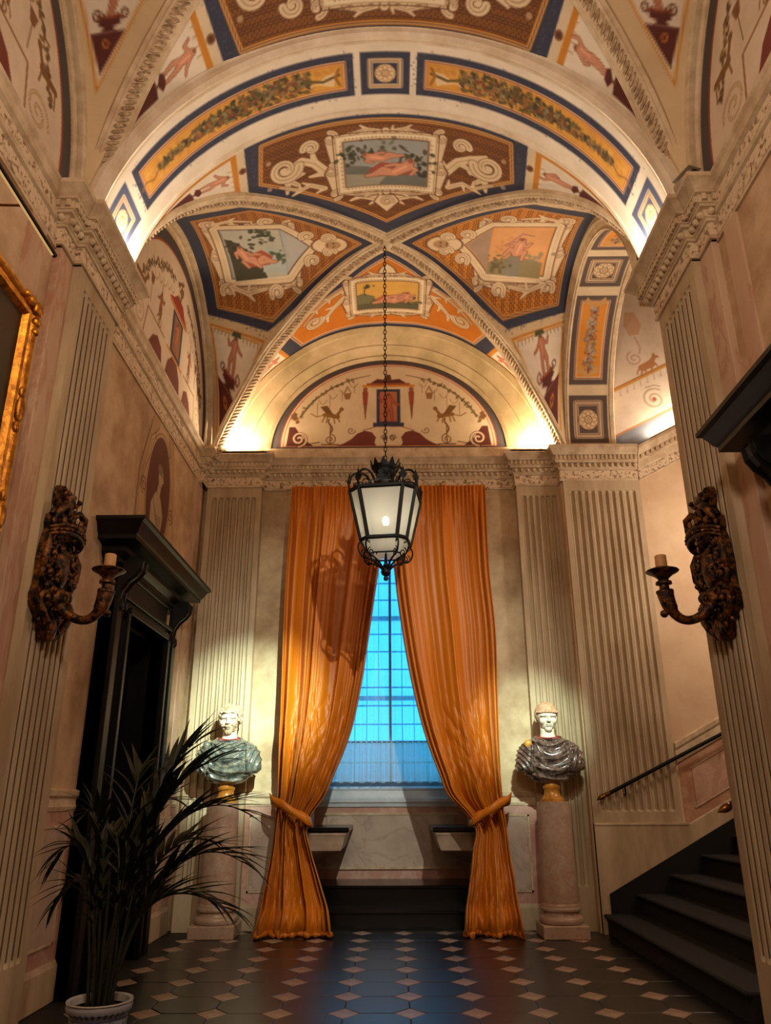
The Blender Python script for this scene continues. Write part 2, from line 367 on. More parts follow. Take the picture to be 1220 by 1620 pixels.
# ---------------------------------------------------------------- staircase wing
ws = MB().box(2.31, 6.6, 9.6, 9.95, 0, 8.6).box(6.4, 6.6, 5.5, 9.7, 0, 8.6).obj('wall_stair', plaster_pale, label='pale pink plaster wall of the side staircase', cat='wall', **S)
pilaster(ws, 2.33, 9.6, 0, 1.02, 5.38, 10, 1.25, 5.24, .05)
MB().box(2.33, 3.42, 9.535, 9.62, 0, 1.10).obj('pilaster_base', stone, ws)
MB().box(2.33, 3.42, 9.53, 9.62, 1.10, 1.13, b=.006).obj('pilaster_base', stone, ws)
SL = .52   # pitch of the stair
def rake(pr, x0, x1, z0, y=9.6):
    b = MB(); m = len(pr)
    b.add([(x0, y-d, z0+z) for d, z in pr]+[(x1, y-d, z0+z+(x1-x0)*SL) for d, z in pr], [(k, k+1, m+k+1, m+k) for k in range(m-1)]+[list(range(m)), [m+k for k in range(m)][::-1]]); return b
rake([(d*.8, z-5.38) for d, z in PROF], 3.36, 6.4, 5.38).obj('raking_cornice', cstone, ws, sm=25)
rake([(.005, .03), (.016, .03), (.016, .15), (.005, .15)], 3.36, 6.4, 5.38).obj('frieze', friezem, ws)
b = MB()
for i in range(40):
    x = 3.42+i*.07; b.box(x-.018, x+.018, 9.6-.105, 9.6-.07, 5.66+(x-3.36)*SL, 5.715+(x-3.36)*SL)
b.obj('dentils', cstone, ws, kind='stuff')
rake([(0, 0), (.02, .0), (.03, .04), (.015, .06), (.015, .14), (.035, .17), (.04, .22), (0, .24)], 3.38, 6.4, 1.78).obj('chair_rail', cstone, ws, sm=25)
rake([(0, 0), (.006, 0), (.006, .68), (0, .68)], 3.40, 6.4, 1.10).obj('dado_border', terra, ws)
rake([(0, 0), (.012, 0), (.012, .42), (0, .42)], 3.55, 5.2, 1.30).obj('dado_panel', mat('rose_marble', (.74, .60, .50), (.66, .51, .42), scale=3, rough=.5, vein=(.78, .66, .56)), ws)
rake([(0, 0), (.02, 0), (.02, .62), (0, .64)], 3.40, 6.4, .47).obj('skirting', stone, ws)
for z_, h_ in ((1.285, .015), (1.72, .015)): rake([(0, 0), (.018, 0), (.018, h_), (0, h_)], 3.53, 5.2, z_).obj('panel_moulding', cstone, ws)
st = empty('staircase', (2.38, 7.7, 0), label='dark carpeted staircase rising to the right behind the pilaster', cat='staircase', **S)
for k in range(8):
    x = .38*k; z = .2*(k+1)
    o = MB().box(x, 4.0, -1.84, 1.86, z-.2, z-.03).box(x-.035, 4.0, -1.84, 1.86, z-.035, z, b=.012).obj('step', carpet, st)
rk = MB(); rk.add([(.05, 1.84, .0), (.05, 1.82, .0), (.05, 1.84, .40), (.05, 1.82, .40), (4.0, 1.84, 1.6), (4.0, 1.82, 1.6), (4.0, 1.84, .40+3.95*SL), (4.0, 1.82, .40+3.95*SL)], [(0, 1, 3, 2), (4, 6, 7, 5), (1, 5, 7, 3), (0, 2, 6, 4), (2, 3, 7, 6), (0, 4, 5, 1)])
rk.obj('stringer', carpet, st)
# ---------------------------------------------------------------- front wall, and an unseen shell added to block stray sky light
MB().box(-2.9, 2.9, -1.9, -1.6, 0, 8.6).obj('wall_front', plaster_tan, label='plain plaster wall closing the hall behind the viewer', cat='wall', **S)
MB().box(-3.2, -2.9, -1.9, 11.5, -.2, 8.8).box(6.6, 6.8, 5.3, 11.5, -.2, 8.8).box(2.9, 3.1, -1.9, 5.5, -.2, 8.8).box(-3.2, 6.8, -1.9, 11.5, 8.6, 8.8).box(-3.2, 6.8, -1.9, 11.5, -.35, -.13)\
    .box(-3.0, -1.0, 11.3, 11.5, -.2, 8.7).box(1.0, 6.7, 11.3, 11.5, -.2, 8.7).box(-1.1, 1.1, 11.3, 11.5, -.2, 1.45).box(-1.1, 1.1, 11.3, 11.5, 4.9, 8.7).box(2.6, 6.7, 9.95, 11.4, -.2, .1)\
    .obj('outer_shell', rawshell, label='unseen outer shell added to keep sky light out of the hall', cat='wall', **S)
# ---------------------------------------------------------------- fresco painting on the plaster (metres on the surface)
WHITE = (.90, .85, .77); CREAM = (.88, .79, .65); TAN = (.70, .58, .43); OCHRE = (.80, .52, .16); BRICK = (.66, .36, .12); NAVY = (.20, .215, .30); SLATE = (.30, .27, .27)
BROWN = (.36, .20, .12); MAROON = (.36, .15, .12); LINE = (.42, .27, .17); SKIN = (.80, .57, .45); SKIND = (.56, .35, .25); GREEN = (.30, .33, .20); RUST = (.60, .28, .16); GOLD = (.78, .60, .25)
class Cv:
    def __init__(s, x0, x1, y0, y1, h, base, seed=1):
        s.h = h; s.xs = np.arange(x0, x1+h*.5, h); s.ys = np.arange(y0, y1+h*.5, h)
        s.C = np.empty((len(s.ys), len(s.xs), 3), np.float32); s.C[:] = base; s.R = np.zeros((len(s.ys), len(s.xs)), np.int16); s.rng = random.Random(seed)
    def sl(s, a, b, c, d):
        i0, i1 = np.searchsorted(s.xs, (a, b)); j0, j1 = np.searchsorted(s.ys, (c, d)); return slice(j0, j1), slice(i0, i1)
    def _put(s, sl, cov, col, X, Y):
        if callable(col): col = col(X, Y)
        s.C[sl] = s.C[sl]*(1-cov[..., None]) + np.asarray(col, np.float32)*cov[..., None]
    def dist(s, pts, closed, pad, w=None):
        P = np.asarray(pts, float); 
        if closed: P = np.concatenate([P, P[:1]])
        sl = s.sl(P[:, 0].min()-pad, P[:, 0].max()+pad, P[:, 1].min()-pad, P[:, 1].max()+pad)
        X, Y = np.meshgrid(s.xs[sl[1]], s.ys[sl[0]]); D = np.full(X.shape, 9.0, np.float32); n = len(P)-1
        for i in range(n):
            (ax, ay), (bx, by) = P[i], P[i+1]; wi = max(w[i], w[i+1]) if w is not None else 0
            pd = pad+s.h; i0, i1 = np.searchsorted(s.xs[sl[1]], (min(ax, bx)-pd, max(ax, bx)+pd)); j0, j1 = np.searchsorted(s.ys[sl[0]], (min(ay, by)-pd, max(ay, by)+pd))
            if i1 <= i0 or j1 <= j0: continue
            x = X[j0:j1, i0:i1]; y = Y[j0:j1, i0:i1]; dx, dy = bx-ax, by-ay; L = dx*dx+dy*dy+1e-12
            t = np.clip(((x-ax)*dx+(y-ay)*dy)/L, 0, 1); d = np.hypot(x-ax-t*dx, y-ay-t*dy)
            if w is not None: d = d-(w[i]+(w[i+1]-w[i])*t)/2
            D[j0:j1, i0:i1] = np.minimum(D[j0:j1, i0:i1], d)
        return sl, X, Y, D
    def line(s, pts, w, col, closed=False, a=1.0):
        if hasattr(w, '__len__'): 
            sl, X, Y, D = s.dist(pts, closed, max(w)/2+s.h, list(w)+[w[0]])
        else:
            w = max(w, s.h*.9); sl, X, Y, D = s.dist(pts, closed, w/2+s.h); D = D-w/2
        if D.size: s._put(sl, np.clip(.5-D/s.h, 0, 1)*a, col, X, Y)
    def poly(s, pts, col, a=1.0, rid=None):
        sl, X, Y, D = s.dist(pts, True, s.h*2)
        if not D.size: return
        ins = np.zeros(X.shape, bool); P = np.asarray(pts, float)
        for (ax, ay), (bx, by) in zip(P, np.roll(P, -1, 0)):
            if ay == by: continue
            ins ^= ((ay > Y) != (by > Y)) & (X < (bx-ax)*(Y-ay)/(by-ay)+ax)
        s._put(sl, np.clip(np.where(ins, .5+D/s.h, .5-D/s.h), 0, 1)*a, col, X, Y)
        if rid is not None: s.R[sl][ins] = rid
    def ell(s, cx, cy, rx, ry, col, a=1.0, ang=0.0):
        r = max(rx, ry)+s.h; sl = s.sl(cx-r, cx+r, cy-r, cy+r); X, Y = np.meshgrid(s.xs[sl[1]], s.ys[sl[0]])
        if not X.size: return
        c, sn = math.cos(ang), math.sin(ang); x = (X-cx)*c+(Y-cy)*sn; y = -(X-cx)*sn+(Y-cy)*c
        d = (np.sqrt((x/rx)**2+(y/ry)**2)-1)*min(rx, ry); s._put(sl, np.clip(.5-d/s.h, 0, 1)*a, col, X, Y)
    def disc(s, cx, cy, r, col, a=1.0): s.ell(cx, cy, r, r, col, a)
    def framed(s, pts, *bands):
        """nested outlines (width, colour) drawn outermost first"""
        for w, col in bands: s.line(pts, w, col, True)
class T:
    """local frame on a canvas: origin, x-axis and y-axis (image right and up)"""
    def __init__(s, ox, oy, ux, uy, vx, vy): s.m = (ox, oy, ux, uy, vx, vy)
    def __call__(s, x, y): ox, oy, ux, uy, vx, vy = s.m; return (ox+x*ux+y*vx, oy+x*uy+y*vy)
    def pts(s, L): return [s(x, y) for x, y in L]
def quadmap(A, B, C, D):
    """u,v in 0..1 -> quad with A lower-left, B lower-right, C upper-right, D upper-left"""
    return lambda u, v: (A[0]*(1-u)*(1-v)+B[0]*u*(1-v)+C[0]*u*v+D[0]*(1-u)*v, A[1]*(1-u)*(1-v)+B[1]*u*(1-v)+C[1]*u*v+D[1]*(1-u)*v)
def bricks(base=BRICK, dark=(.42, .21, .08), sx=.055, sy=.028):
    def f(X, Y):
        r = np.floor(Y/sy); u = np.mod(X/sx+.5*np.mod(r, 2), 1); v = np.mod(Y/sy, 1)
        m = ((u < .2) | (v < .3)).astype(np.float32)*.75
        return np.asarray(base)*(1-m[..., None])+np.asarray(dark)*m[..., None]
    return f
def scroll(cv, t, x, y, r, a0, turns, w, flip=1, col=CREAM, dark=LINE):
    P = t.pts([(x+flip*px, y+py) for px, py in spiral2(0, 0, r, r*.12, a0, turns, 30)]); n = len(P)
    cv.line(P, [w*1.5*(1-.55*i/n)+.012 for i in range(n)], dark); cv.line(P, [w*1.5*(1-.6*i/n) for i in range(n)], col)
    cv.disc(*t(x, y), r*.2, col); cv.line(P[:n*2//3], .006, dark, a=.5)
def leafscroll(cv, t, P, w, col=CREAM, dark=LINE, lobes=7, seed=2):
    """acanthus branch: thick tapering stem with leaf lobes"""
    rg = random.Random(seed); Q = t.pts(P); n = len(Q)
    for k in (0, 1):
        for i in range(lobes):
            j = int((i+.5)*n/lobes); j = min(n-2, j); a = P[j]; b = P[j+1]; L = math.hypot(b[0]-a[0], b[1]-a[1])+1e-6; nx, ny = -(b[1]-a[1])/L, (b[0]-a[0])/L; s_ = (-1)**i
            e = (a[0]+nx*s_*w*1.5+(b[0]-a[0])/L*w, a[1]+ny*s_*w*1.5+(b[1]-a[1])/L*w)
            cv.line(t.pts([a, e]), [w*.9+(.012 if k == 0 else 0), w*.35], dark if k == 0 else col)
        cv.line(Q, [w*(1.15-.7*i/n)+(.014 if k == 0 else 0) for i in range(n)], dark if k == 0 else col)
    cv.line(Q, .007, TAN)
def figure(cv, t, x, y, h, pose=0, skin=SKIN, dark=SKIND, flip=1, rot=0.0, cloth=None):
    """nude fresco figure about h tall, feet at (x,y)"""
    c, s_ = math.cos(rot), math.sin(rot)
    def q(a, b): a *= flip; return t(x+(a*c-b*s_)*h, y+(a*s_+b*c)*h)
    poses = [dict(l=[(-.03, .5), (-.10, .27), (-.06, .0)], r=[(.05, .5), (.10, .27), (.12, .0)], a=[(-.1, .78), (-.22, .70), (-.30, .86)], b=[(.1, .78), (.22, .64), (.34, .58)], to=[(.01, .50), (0, .80)], hd=(.01, .92)),
             dict(l=[(-.03, .5), (-.02, .26), (-.05, .0)], r=[(.05, .5), (.07, .26), (.03, .0)], a=[(-.1, .78), (-.19, .62), (-.13, .48)], b=[(.1, .78), (.20, .92), (.16, 1.08)], to=[(.01, .50), (0, .80)], hd=(-.02, .92)),
             dict(l=[(-.05, .12), (.2, .26), (.42, .04)], r=[(-.05, .10), (.22, .10), (.52, .02)], a=[(-.30, .36), (-.46, .26), (-.36, .06)], b=[(-.22, .38), (-.02, .42), (.14, .36)], to=[(-.04, .13), (-.28, .36)], hd=(-.34, .52)),
             dict(l=[(.0, .2), (-.2, .34), (-.34, .12)], r=[(.02, .18), (.24, .26), (.2, .0)], a=[(-.02, .5), (-.2, .56), (-.34, .48)], b=[(.1, .5), (.26, .44), (.36, .56)], to=[(.0, .2), (.05, .52)], hd=(.07, .66))]
    p = poses[pose]
    if cloth: cv.poly([q(-.3, .05), q(-.45, .3), q(-.1, .45), q(.25, .5), q(.5, .2), q(.3, -.02)], cloth)
    for k, o in ((0, .035), (1, 0)):
        col = dark if k == 0 else skin
        cv.line([q(*v) for v in p['to']], [(.17+o)*h, (.22+o)*h], col)
        for key in 'lr': cv.line([q(*v) for v in p[key]], [(.125+o)*h, (.095+o)*h, (.06+o)*h], col)
        for key in 'ab': cv.line([q(*v) for v in p[key]], [(.08+o)*h, (.065+o)*h, (.045+o)*h], col)
        cv.disc(*q(*p['hd']), (.068+o/2)*h, col)
    a, b = p['to']; cv.line([q(a[0]+.02, a[1]), q(b[0]+.02, b[1])], .05*h, tuple(min(1, v*1.14) for v in skin)); cv.disc(*q(p['hd'][0]-.01, p['hd'][1]+.035), .05*h, dark)
def scene(cv, qm, kind=0, seed=5):
    rg = random.Random(seed)
    sky = [(.60, .62, .62), (.84, .62, .40), (.72, .72, .68), (.86, .68, .34)][kind]
    U = lambda L: [qm(u, v) for u, v in L]
    cv.poly(U([(0, 0), (1, 0), (1, 1), (0, 1)]), sky, rid=2)
    def blob(u, v, r, col, n=14, a=.8):
        for _ in range(n):
            x, y = qm(u+rg.gauss(0, r), v+rg.gauss(0, r*.8)); cv.ell(x, y, rg.uniform(.015, .04), rg.uniform(.012, .03), col, a, rg.uniform(0, 3))
    if kind == 0:
        cv.poly(U([(0, 0), (1, 0), (1, .22), (.6, .3), (.3, .42), (0, .5)]), (.42, .44, .42)); cv.poly(U([(0, 0), (.4, .0), (.5, .2), (0, .3)]), (.62, .60, .54))
        blob(.1, .72, .12, (.22, .22, .15), 30); blob(.85, .6, .12, (.24, .22, .15), 34); blob(.95, .3, .06, (.2, .2, .16), 16); blob(.35, .85, .2, (.34, .30, .22), 20, .6)
    elif kind == 1:
        cv.poly(U([(0, 0), (1, 0), (1, .25), (.5, .35), (0, .2)]), (.55, .50, .34)); cv.poly(U([(.3, 0), (.6, 0), (.62, .3), (.45, .5), (.34, .3)]), (.52, .50, .44)); blob(.2, .2, .1, (.40, .36, .24), 24); blob(.78, .32, .13, (.55, .52, .42), 20); blob(.25, .6, .1, (.78, .52, .34), 14, .6)
    elif kind == 2:
        cv.poly(U([(0, 0), (.62, 0), (.5, .35), (.2, .7), (0, .8)]), (.24, .23, .15)); cv.poly(U([(.55, .1), (1, .05), (1, .5), (.7, .6)]), (.68, .72, .72)); blob(.7, .85, .1, (.20, .24, .16), 26); blob(.85, .35, .1, (.28, .34, .26), 24); blob(.15, .55, .12, (.20, .18, .12), 30); blob(.5, .95, .2, (.24, .24, .18), 16)
    else:
        cv.poly(U([(0, 0), (1, 0), (1, .22), (.5, .25), (0, .55)]), (.36, .36, .26)); cv.poly(U([(0, .2), (.2, .2), (.3, .45), (.1, .6), (0, .55)]), (.46, .45, .32)); blob(.85, .3, .08, (.3, .32, .24), 16); cv.line(U([(.13, .5), (.12, .7), (.2, .85)]), .012, (.25, .18, .1)); blob(.16, .82, .04, (.30, .28, .16), 8)
    o = qm(.5, .5); e = qm(.51, .5); n = qm(.5, .51); t = T(o[0], o[1], (e[0]-o[0])*100, (e[1]-o[1])*100, (n[0]-o[0])*100, (n[1]-o[1])*100)
    red = (.66, .30, .18)
    if kind == 0: figure(cv, t, .08, -.3, .62, 2, flip=-1, cloth=(.62, .30, .24)); figure(cv, t, .0, .05, .45, 2, flip=1, rot=.5)
    elif kind == 1: figure(cv, t, -.02, -.22, .62, 3, flip=1); cv.line(t.pts([(-.2, .1), (0, .35), (.2, .3)]), .03, (.70, .48, .44))
    elif kind == 2: figure(cv, t, .02, -.3, .6, 2, flip=1, rot=.2, cloth=red); figure(cv, t, -.22, -.22, .5, 2, flip=1, rot=-.4)
    else: figure(cv, t, .08, -.3, .6, 2, flip=-1, cloth=(.72, .40, .26)); figure(cv, t, .3, -.2, .4, 3)
def cartouche(cv, t, w, h, th=.13, seed=3, ears=True):
    """painted stucco strapwork round a w x h opening centred on t"""
    rc = [(-w, -h), (w, -h), (w, h), (-w, h)]; m = th
    out = [(-w-m, -h-m*.6), (-w-m*1.5, -h*.2), (-w-m, h*.2), (-w-m*1.3, h+m*.4), (-w*.5, h+m*1.1), (0, h+m*.9), (w*.5, h+m*1.1), (w+m*1.3, h+m*.4), (w+m, h*.2), (w+m*1.5, -h*.2), (w+m, -h-m*.6), (w*.5, -h-m*1.2), (0, -h-m*.9), (-w*.5, -h-m*1.2)]
    cv.poly(t.pts([(x*1.03, y*1.03) for x, y in out]), LINE, rid=3); cv.poly(t.pts(out), CREAM)
    for sx in (-1, 1):
        for sy in (-1, 1):
            scroll(cv, t, sx*(w+m*.9), sy*(h+m*.55), m*.55, PI/2 if sy > 0 else -PI/2, 1.2*sy, m*.25, flip=sx)
        scroll(cv, t, sx*(w+m*1.0), -h*.15, m*.6, PI/2, 1.1, m*.25, flip=sx)
    for sy in (-1, 1):
        for sx in (-1, 1): leafscroll(cv, t, [(sx*w*.12, sy*(h+m*.75)), (sx*w*.45, sy*(h+m*1.0)), (sx*w*.8, sy*(h+m*.7))], m*.30, lobes=4)
        cv.disc(*t(0, sy*(h+m*.8)), m*.34, LINE); cv.disc(*t(0, sy*(h+m*.8)), m*.27, CREAM); cv.disc(*t(0, sy*(h+m*.8)), m*.1, TAN)
    cv.line(t.pts([(x*(1+m*.75/w), y*(1+m*.75/h)) for x, y in rc]), .012, LINE, True, a=.8)
    cv.line(t.pts([(x*(1+m*.40/w), y*(1+m*.40/h)) for x, y in rc]), m*.30, (.93, .88, .76), True); cv.line(t.pts([(x*(1+m*.56/w), y*(1+m*.56/h)) for x, y in rc]), .008, TAN, True)
    n = 22
    for i in range(n):
        u = -1+2*(i+.5)/n
        for p in ((u*w, h+m*.26), (u*w, -h-m*.26)): cv.disc(*t(*p), m*.075, TAN)
        if i % 2 == 0:
            for p in ((w+m*.26, u*h), (-w-m*.26, u*h)): cv.disc(*t(*p), m*.075, TAN)
    cv.line(t.pts(rc), .028, LINE, True)
def navydots(cv, pts, seed):
    rg = random.Random(seed)
    for _ in range(260):
        i = rg.randrange(len(pts)); a = pts[i]; b = pts[(i+1) % len(pts)]; u = rg.random(); cv.disc(a[0]+(b[0]-a[0])*u+rg.gauss(0, .03), a[1]+(b[1]-a[1])*u+rg.gauss(0, .03), rg.uniform(.004, .011), (.30, .31, .38), .6)
def pendentive(cv, A, B, Cc, seed=1, fk=0):
    """white grotesque triangle: A,B the broad end, Cc the point"""
    cv.poly([A, B, Cc], OCHRE, rid=4); g = ((A[0]+B[0]+Cc[0])/3, (A[1]+B[1]+Cc[1])/3)
    sh = lambda p, k: (p[0]+(g[0]-p[0])*k, p[1]+(g[1]-p[1])*k)
    cv.poly([sh(A, .13), sh(B, .13), sh(Cc, .13)], WHITE); cv.line([sh(A, .10), sh(B, .10), sh(Cc, .10)], .010, CREAM, True)
    m = ((A[0]+B[0])/2, (A[1]+B[1])/2); L = math.hypot(m[0]-Cc[0], m[1]-Cc[1]); v = ((m[0]-Cc[0])/L, (m[1]-Cc[1])/L); hw = math.hypot(A[0]-B[0], A[1]-B[1])/2
    u = ((B[0]-A[0])/(2*hw), (B[1]-A[1])/(2*hw)); t = T(Cc[0], Cc[1], u[0], u[1], v[0], v[1]); k = hw/L
    cv.poly(t.pts([(0, L*.14), (-k*L*.46*.82, L*.46), (k*L*.46*.82, L*.46)]), MAROON); cv.disc(*t(0, L*.37), .028, OCHRE); cv.disc(*t(0, L*.37), .016, MAROON)
    cv.poly(t.pts([(-.07, L*.46), (.07, L*.46), (.03, L*.49), (.09, L*.52), (.07, L*.57), (-.07, L*.57), (-.09, L*.52), (-.03, L*.49)]), MAROON); cv.line(t.pts([(-.09, L*.575), (.09, L*.575)]), .022, RUST)
    for s_ in (-1, 1): cv.line(t.pts([(s_*.05+s_*x, L*.60+y) for x, y in spiral2(.05, 0, .05, .01, PI, 1.2, 14)]), .009, BROWN)
    figure(cv, t, 0, L*.59, L*.34, fk, flip=1, skin=(.74, .50, .38), dark=(.48, .29, .2))
    cv.poly(t.pts([(-.05, L*.99), (.05, L*.99), (.07, L*.93), (-.07, L*.93)]), GREEN)
    n = 7
    for s_ in (-1, 1):
        for i in range(n): cv.line(t.pts([(s_*(.10+.05*i), L*.945), (s_*(.10+.05*i), L*.905)]), .008, (.62, .52, .42))
        cv.line(t.pts([(s_*.08, L*.95), (s_*hw*.8, L*.95)]), .012, OCHRE)

def paint_long(cv, seed=1, near=False):
    """cells on the long axis: p across, q along the hall; q0 is the arch edge side, panels point to the boss"""
    q0 = cv.ys[0]
    P = lambda L: [(x, q0+y) for x, y in L]
    cv.poly(P([(-2.9, 0), (2.9, 0), (2.9, .05), (-2.9, .05)]), WHITE)
    nav = P([(-1.5, .04), (1.5, .04), (1.585, .70), (0, 1.86), (-1.585, .70)]); cv.poly(nav, NAVY, rid=5); navydots(cv, P([(-1.4, .06), (1.4, .06), (1.5, .62), (0, 1.72), (-1.5, .62)]), seed)
    inn = P([(-1.32, .11), (1.32, .11), (1.42, .62), (0, 1.64), (-1.42, .62)]); cv.poly(inn, bricks((.50, .31, .14), (.33, .18, .08)), rid=6)
    cv.framed(inn, (.05, OCHRE), (.022, CREAM), (.008, BROWN))
    t = T(0, q0+.70, 1, 0, 0, -1)
    for s_ in (-1, 1):
        # acanthus scrolls either side
        C = [(s_*x, y) for x, y in [(.66, -.05), (.78, .12), (.92, .20), (1.05, .14), (1.10, -.02), (1.0, -.12)]]
        leafscroll(cv, t, C, .105, lobes=6, seed=seed); scroll(cv, t, s_*1.12, .15, .17, PI, 1.6, .07, flip=s_)
        leafscroll(cv, t, [(s_*.70, -.28), (s_*.86, -.18), (s_*.98, -.22), (s_*1.2, -.08)], .06, lobes=5, seed=seed+1)
        scroll(cv, t, s_*.80, .34, .09, 0, 1.3, .05, flip=s_); leafscroll(cv, t, [(s_*.1, -.56), (s_*.3, -.5), (s_*.5, -.36)], .07, lobes=5)
        for (x, y) in ((1.28, .32), (1.33, -.05)): cv.disc(*t(s_*x, y), .03, CREAM, .6)
    cartouche(cv, t, .45, .325, .15)
    scene(cv, quadmap(t(-.45, -.325), t(.45, -.325), t(.45, .325), t(-.45, .325)), 1 if near else 0, seed)
    cv.poly(t.pts([(-.1, -.5), (.1, -.5), (.16, -.6), (0, -.80), (-.16, -.6)]), LINE); cv.poly(t.pts([(-.085, -.5), (.085, -.5), (.14, -.6), (0, -.77), (-.14, -.6)]), CREAM); scroll(cv, t, 0, -.6, .07, 0, 1.4, .03)
    for s_ in (-1, 1):
        cv.poly(P([(s_*1.60, .05), (s_*1.68, .64), (s_*2.9, .03)]), OCHRE)
        # figure panel beside the strapwork
        A, B, Cc = [(s_*x, q0+y) for x, y in ((1.62, .06), (1.69, .60), (2.72, .05))]
        cv.poly([A, B, Cc], OCHRE, rid=4); g = ((A[0]+B[0]+Cc[0])/3, (A[1]+B[1]+Cc[1])/3); sh = lambda p, k: (p[0]+(g[0]-p[0])*k, p[1]+(g[1]-p[1])*k)
        cv.poly([sh(A, .14), sh(B, .14), sh(Cc, .14)], WHITE)
        tt = T(s_*2.62, q0+.10, 0, 1, -s_*.985, .17)
        cv.poly(tt.pts([(0, .06), (-.04, .40), (.12, .40)]), MAROON); cv.poly(tt.pts([(-.0, .40), (.08, .40), (.04, .42), (.11, .47), (.08, .52), (0, .52), (-.03, .47), (.04, .42)]), MAROON)
        figure(cv, tt, .05, .53, .36, 1 if s_ > 0 else 0, flip=s_)
        for i in range(6): cv.line(tt.pts([(-.02+.08*i, .93), (-.02+.08*i, .89)]), .008, TAN)
        cv.disc(s_*1.58, q0+.32, .045, (.50, .33, .22)); cv.disc(s_*1.58, q0+.32, .025, BROWN)
    return cv
def paint_back(cv, seed=2):
    nav = [(-1.62, 9.1), (-1.45, 8.84), (-.66, 8.5), (0, 8.0), (.66, 8.5), (1.45, 8.84), (1.62, 9.1), (1.5, 9.6), (-1.5, 9.6)]
    cv.poly(nav, NAVY, rid=5); inn = [(-1.40, 9.08), (-1.3, 8.90), (-.60, 8.62), (0, 8.16), (.60, 8.62), (1.3, 8.90), (1.40, 9.08), (1.28, 9.47), (-1.28, 9.47)]
    cv.poly(inn, (.80, .47, .10), rid=6); cv.framed(inn, (.045, CREAM), (.016, RUST))
    t = T(0, 8.88, 1, 0, 0, -1)
    for s_ in (-1, 1):
        leafscroll(cv, t, [(s_*x, y) for x, y in [(.60, .05), (.74, -.08), (.86, -.22), (.98, -.3)]], .07, lobes=5)
        scroll(cv, t, s_*1.05, -.22, .13, PI, 1.5, .05, flip=s_); leafscroll(cv, t, [(s_*.6, .2), (s_*.8, .12), (s_*1.0, .02), (s_*1.2, -.15)], .05, lobes=6)
    cartouche(cv, t, .42, .27, .14); scene(cv, quadmap(t(-.42, -.27), t(.42, -.27), t(.42, .27), t(-.42, .27)), 3, seed)
    cv.poly(t.pts([(-.14, .42), (.14, .42), (.1, .52), (0, .62), (-.1, .52)]), LINE); cv.poly(t.pts([(-.12, .43), (.12, .43), (.08, .52), (0, .60), (-.08, .52)]), CREAM)
    for s_ in (-1, 1):
        A, B, Cc = (s_*1.62, 9.08), (s_*1.50, 9.55), (s_*2.5, 9.55); cv.poly([A, B, Cc], OCHRE, rid=4); cv.poly([(s_*1.66, 9.16), (s_*1.57, 9.52), (s_*2.35, 9.52)], WHITE)
        tt = T(s_*2.2, 9.49, 0, -1, -s_, -.22); figure(cv, tt, .0, .25, .3, 0, dark=RUST, skin=(.74, .46, .36)); cv.line(tt.pts([(0, 0), (0, .26)]), [.015, .06], RUST)
    return cv
def paint_side(cv, sg, kind, near=False, seed=4):
    """cells on the side walls: p along the hall, q the distance from the centre line"""
    nav = [(-.86, 2.47), (-1.10, 1.64), (-.62, .96), (0, .12), (.62, .96), (1.02, 1.62), (.95, 2.47)]; cv.poly(nav, NAVY, rid=5); navydots(cv, nav, seed)
    inn = [(-.72, 2.26), (-.93, 1.55), (-.5, .98), (0, .34), (.5, .98), (.91, 1.55), (.84, 2.27)]; cv.poly(inn, bricks(OCHRE if sg > 0 else (.68, .44, .17)), rid=6); cv.framed(inn, (.045, OCHRE), (.02, CREAM), (.008, BROWN))
    t = T(.03, 1.62, 0, sg, -1, 0)   # image right is towards +x, image up towards the viewer
    A, B, C_, D = (.50, 1.98), (.44, 1.30), (-.36, 1.32), (-.42, 2.0)
    if sg > 0: A, B, C_, D = (.44, 1.28), (.50, 1.98), (-.42, 2.0), (-.36, 1.34)
    ct = T(.03, 1.66, 0, sg, -1, 0); cartouche(cv, ct, .36, .43, .15, seed)
    cp = [(.46, 2.02), (.42, 1.30), (0, .98), (-.38, 1.30), (-.44, 2.02)]
    cv.line(cp, .24, LINE, True); cv.line(cp, .215, CREAM, True); cv.line(cp, .10, (.93, .88, .76), True); cv.line(cp, .14, TAN, True, a=.25); cv.line(cp, .03, LINE, True)
    cv.poly(cp, [(.60, .62, .62), (.86, .60, .34)][0 if sg < 0 else 1], rid=2)
    scene(cv, quadmap(A, B, C_, D), kind, seed); cv.poly([(.40, 1.29), (0, 1.0), (-.36, 1.29)], (.70, .70, .70) if sg < 0 else (.62, .54, .48), .9)
    # mask head towards the boss and scroll ears
    for r_, c_ in ((.20, LINE), (.18, CREAM)): cv.ell(0, .72, r_*.8, r_*1.2, c_)
    scroll(cv, ct, sg*-.92, .16, .08, 0, 1.3, .045); scroll(cv, ct, sg*-.92, -.10, .08, 0, 1.3, .045)
    cv.ell(.0, .68, .075, .10, (.70, .56, .40)); cv.disc(-.03, .67, .013, BROWN); cv.disc(.03, .67, .013, BROWN); cv.line([(-.03, .75), (.03, .75)], .014, BROWN)
    for p, q in ((.62, 2.1), (.64, 1.45), (-.58, 1.42), (-.6, 2.1), (.25, .95), (-.2, .98)): scroll(cv, T(p, q, 1, 0, 0, 1), 0, 0, .09, 1, 1.3, .045)
    for s_ in (-1, 1): leafscroll(cv, T(0, 0, 1, 0, 0, 1), [(s_*.58, 2.05), (s_*.66, 1.85), (s_*.60, 1.6)], .06, lobes=5)
    pendentive(cv, (1.06, 2.42), (1.10, 1.66), (1.98, 2.36), seed, 0); pendentive(cv, (-1.15, 2.42), (-1.17, 1.70), (-1.98, 2.36), seed, 1)
    return cv
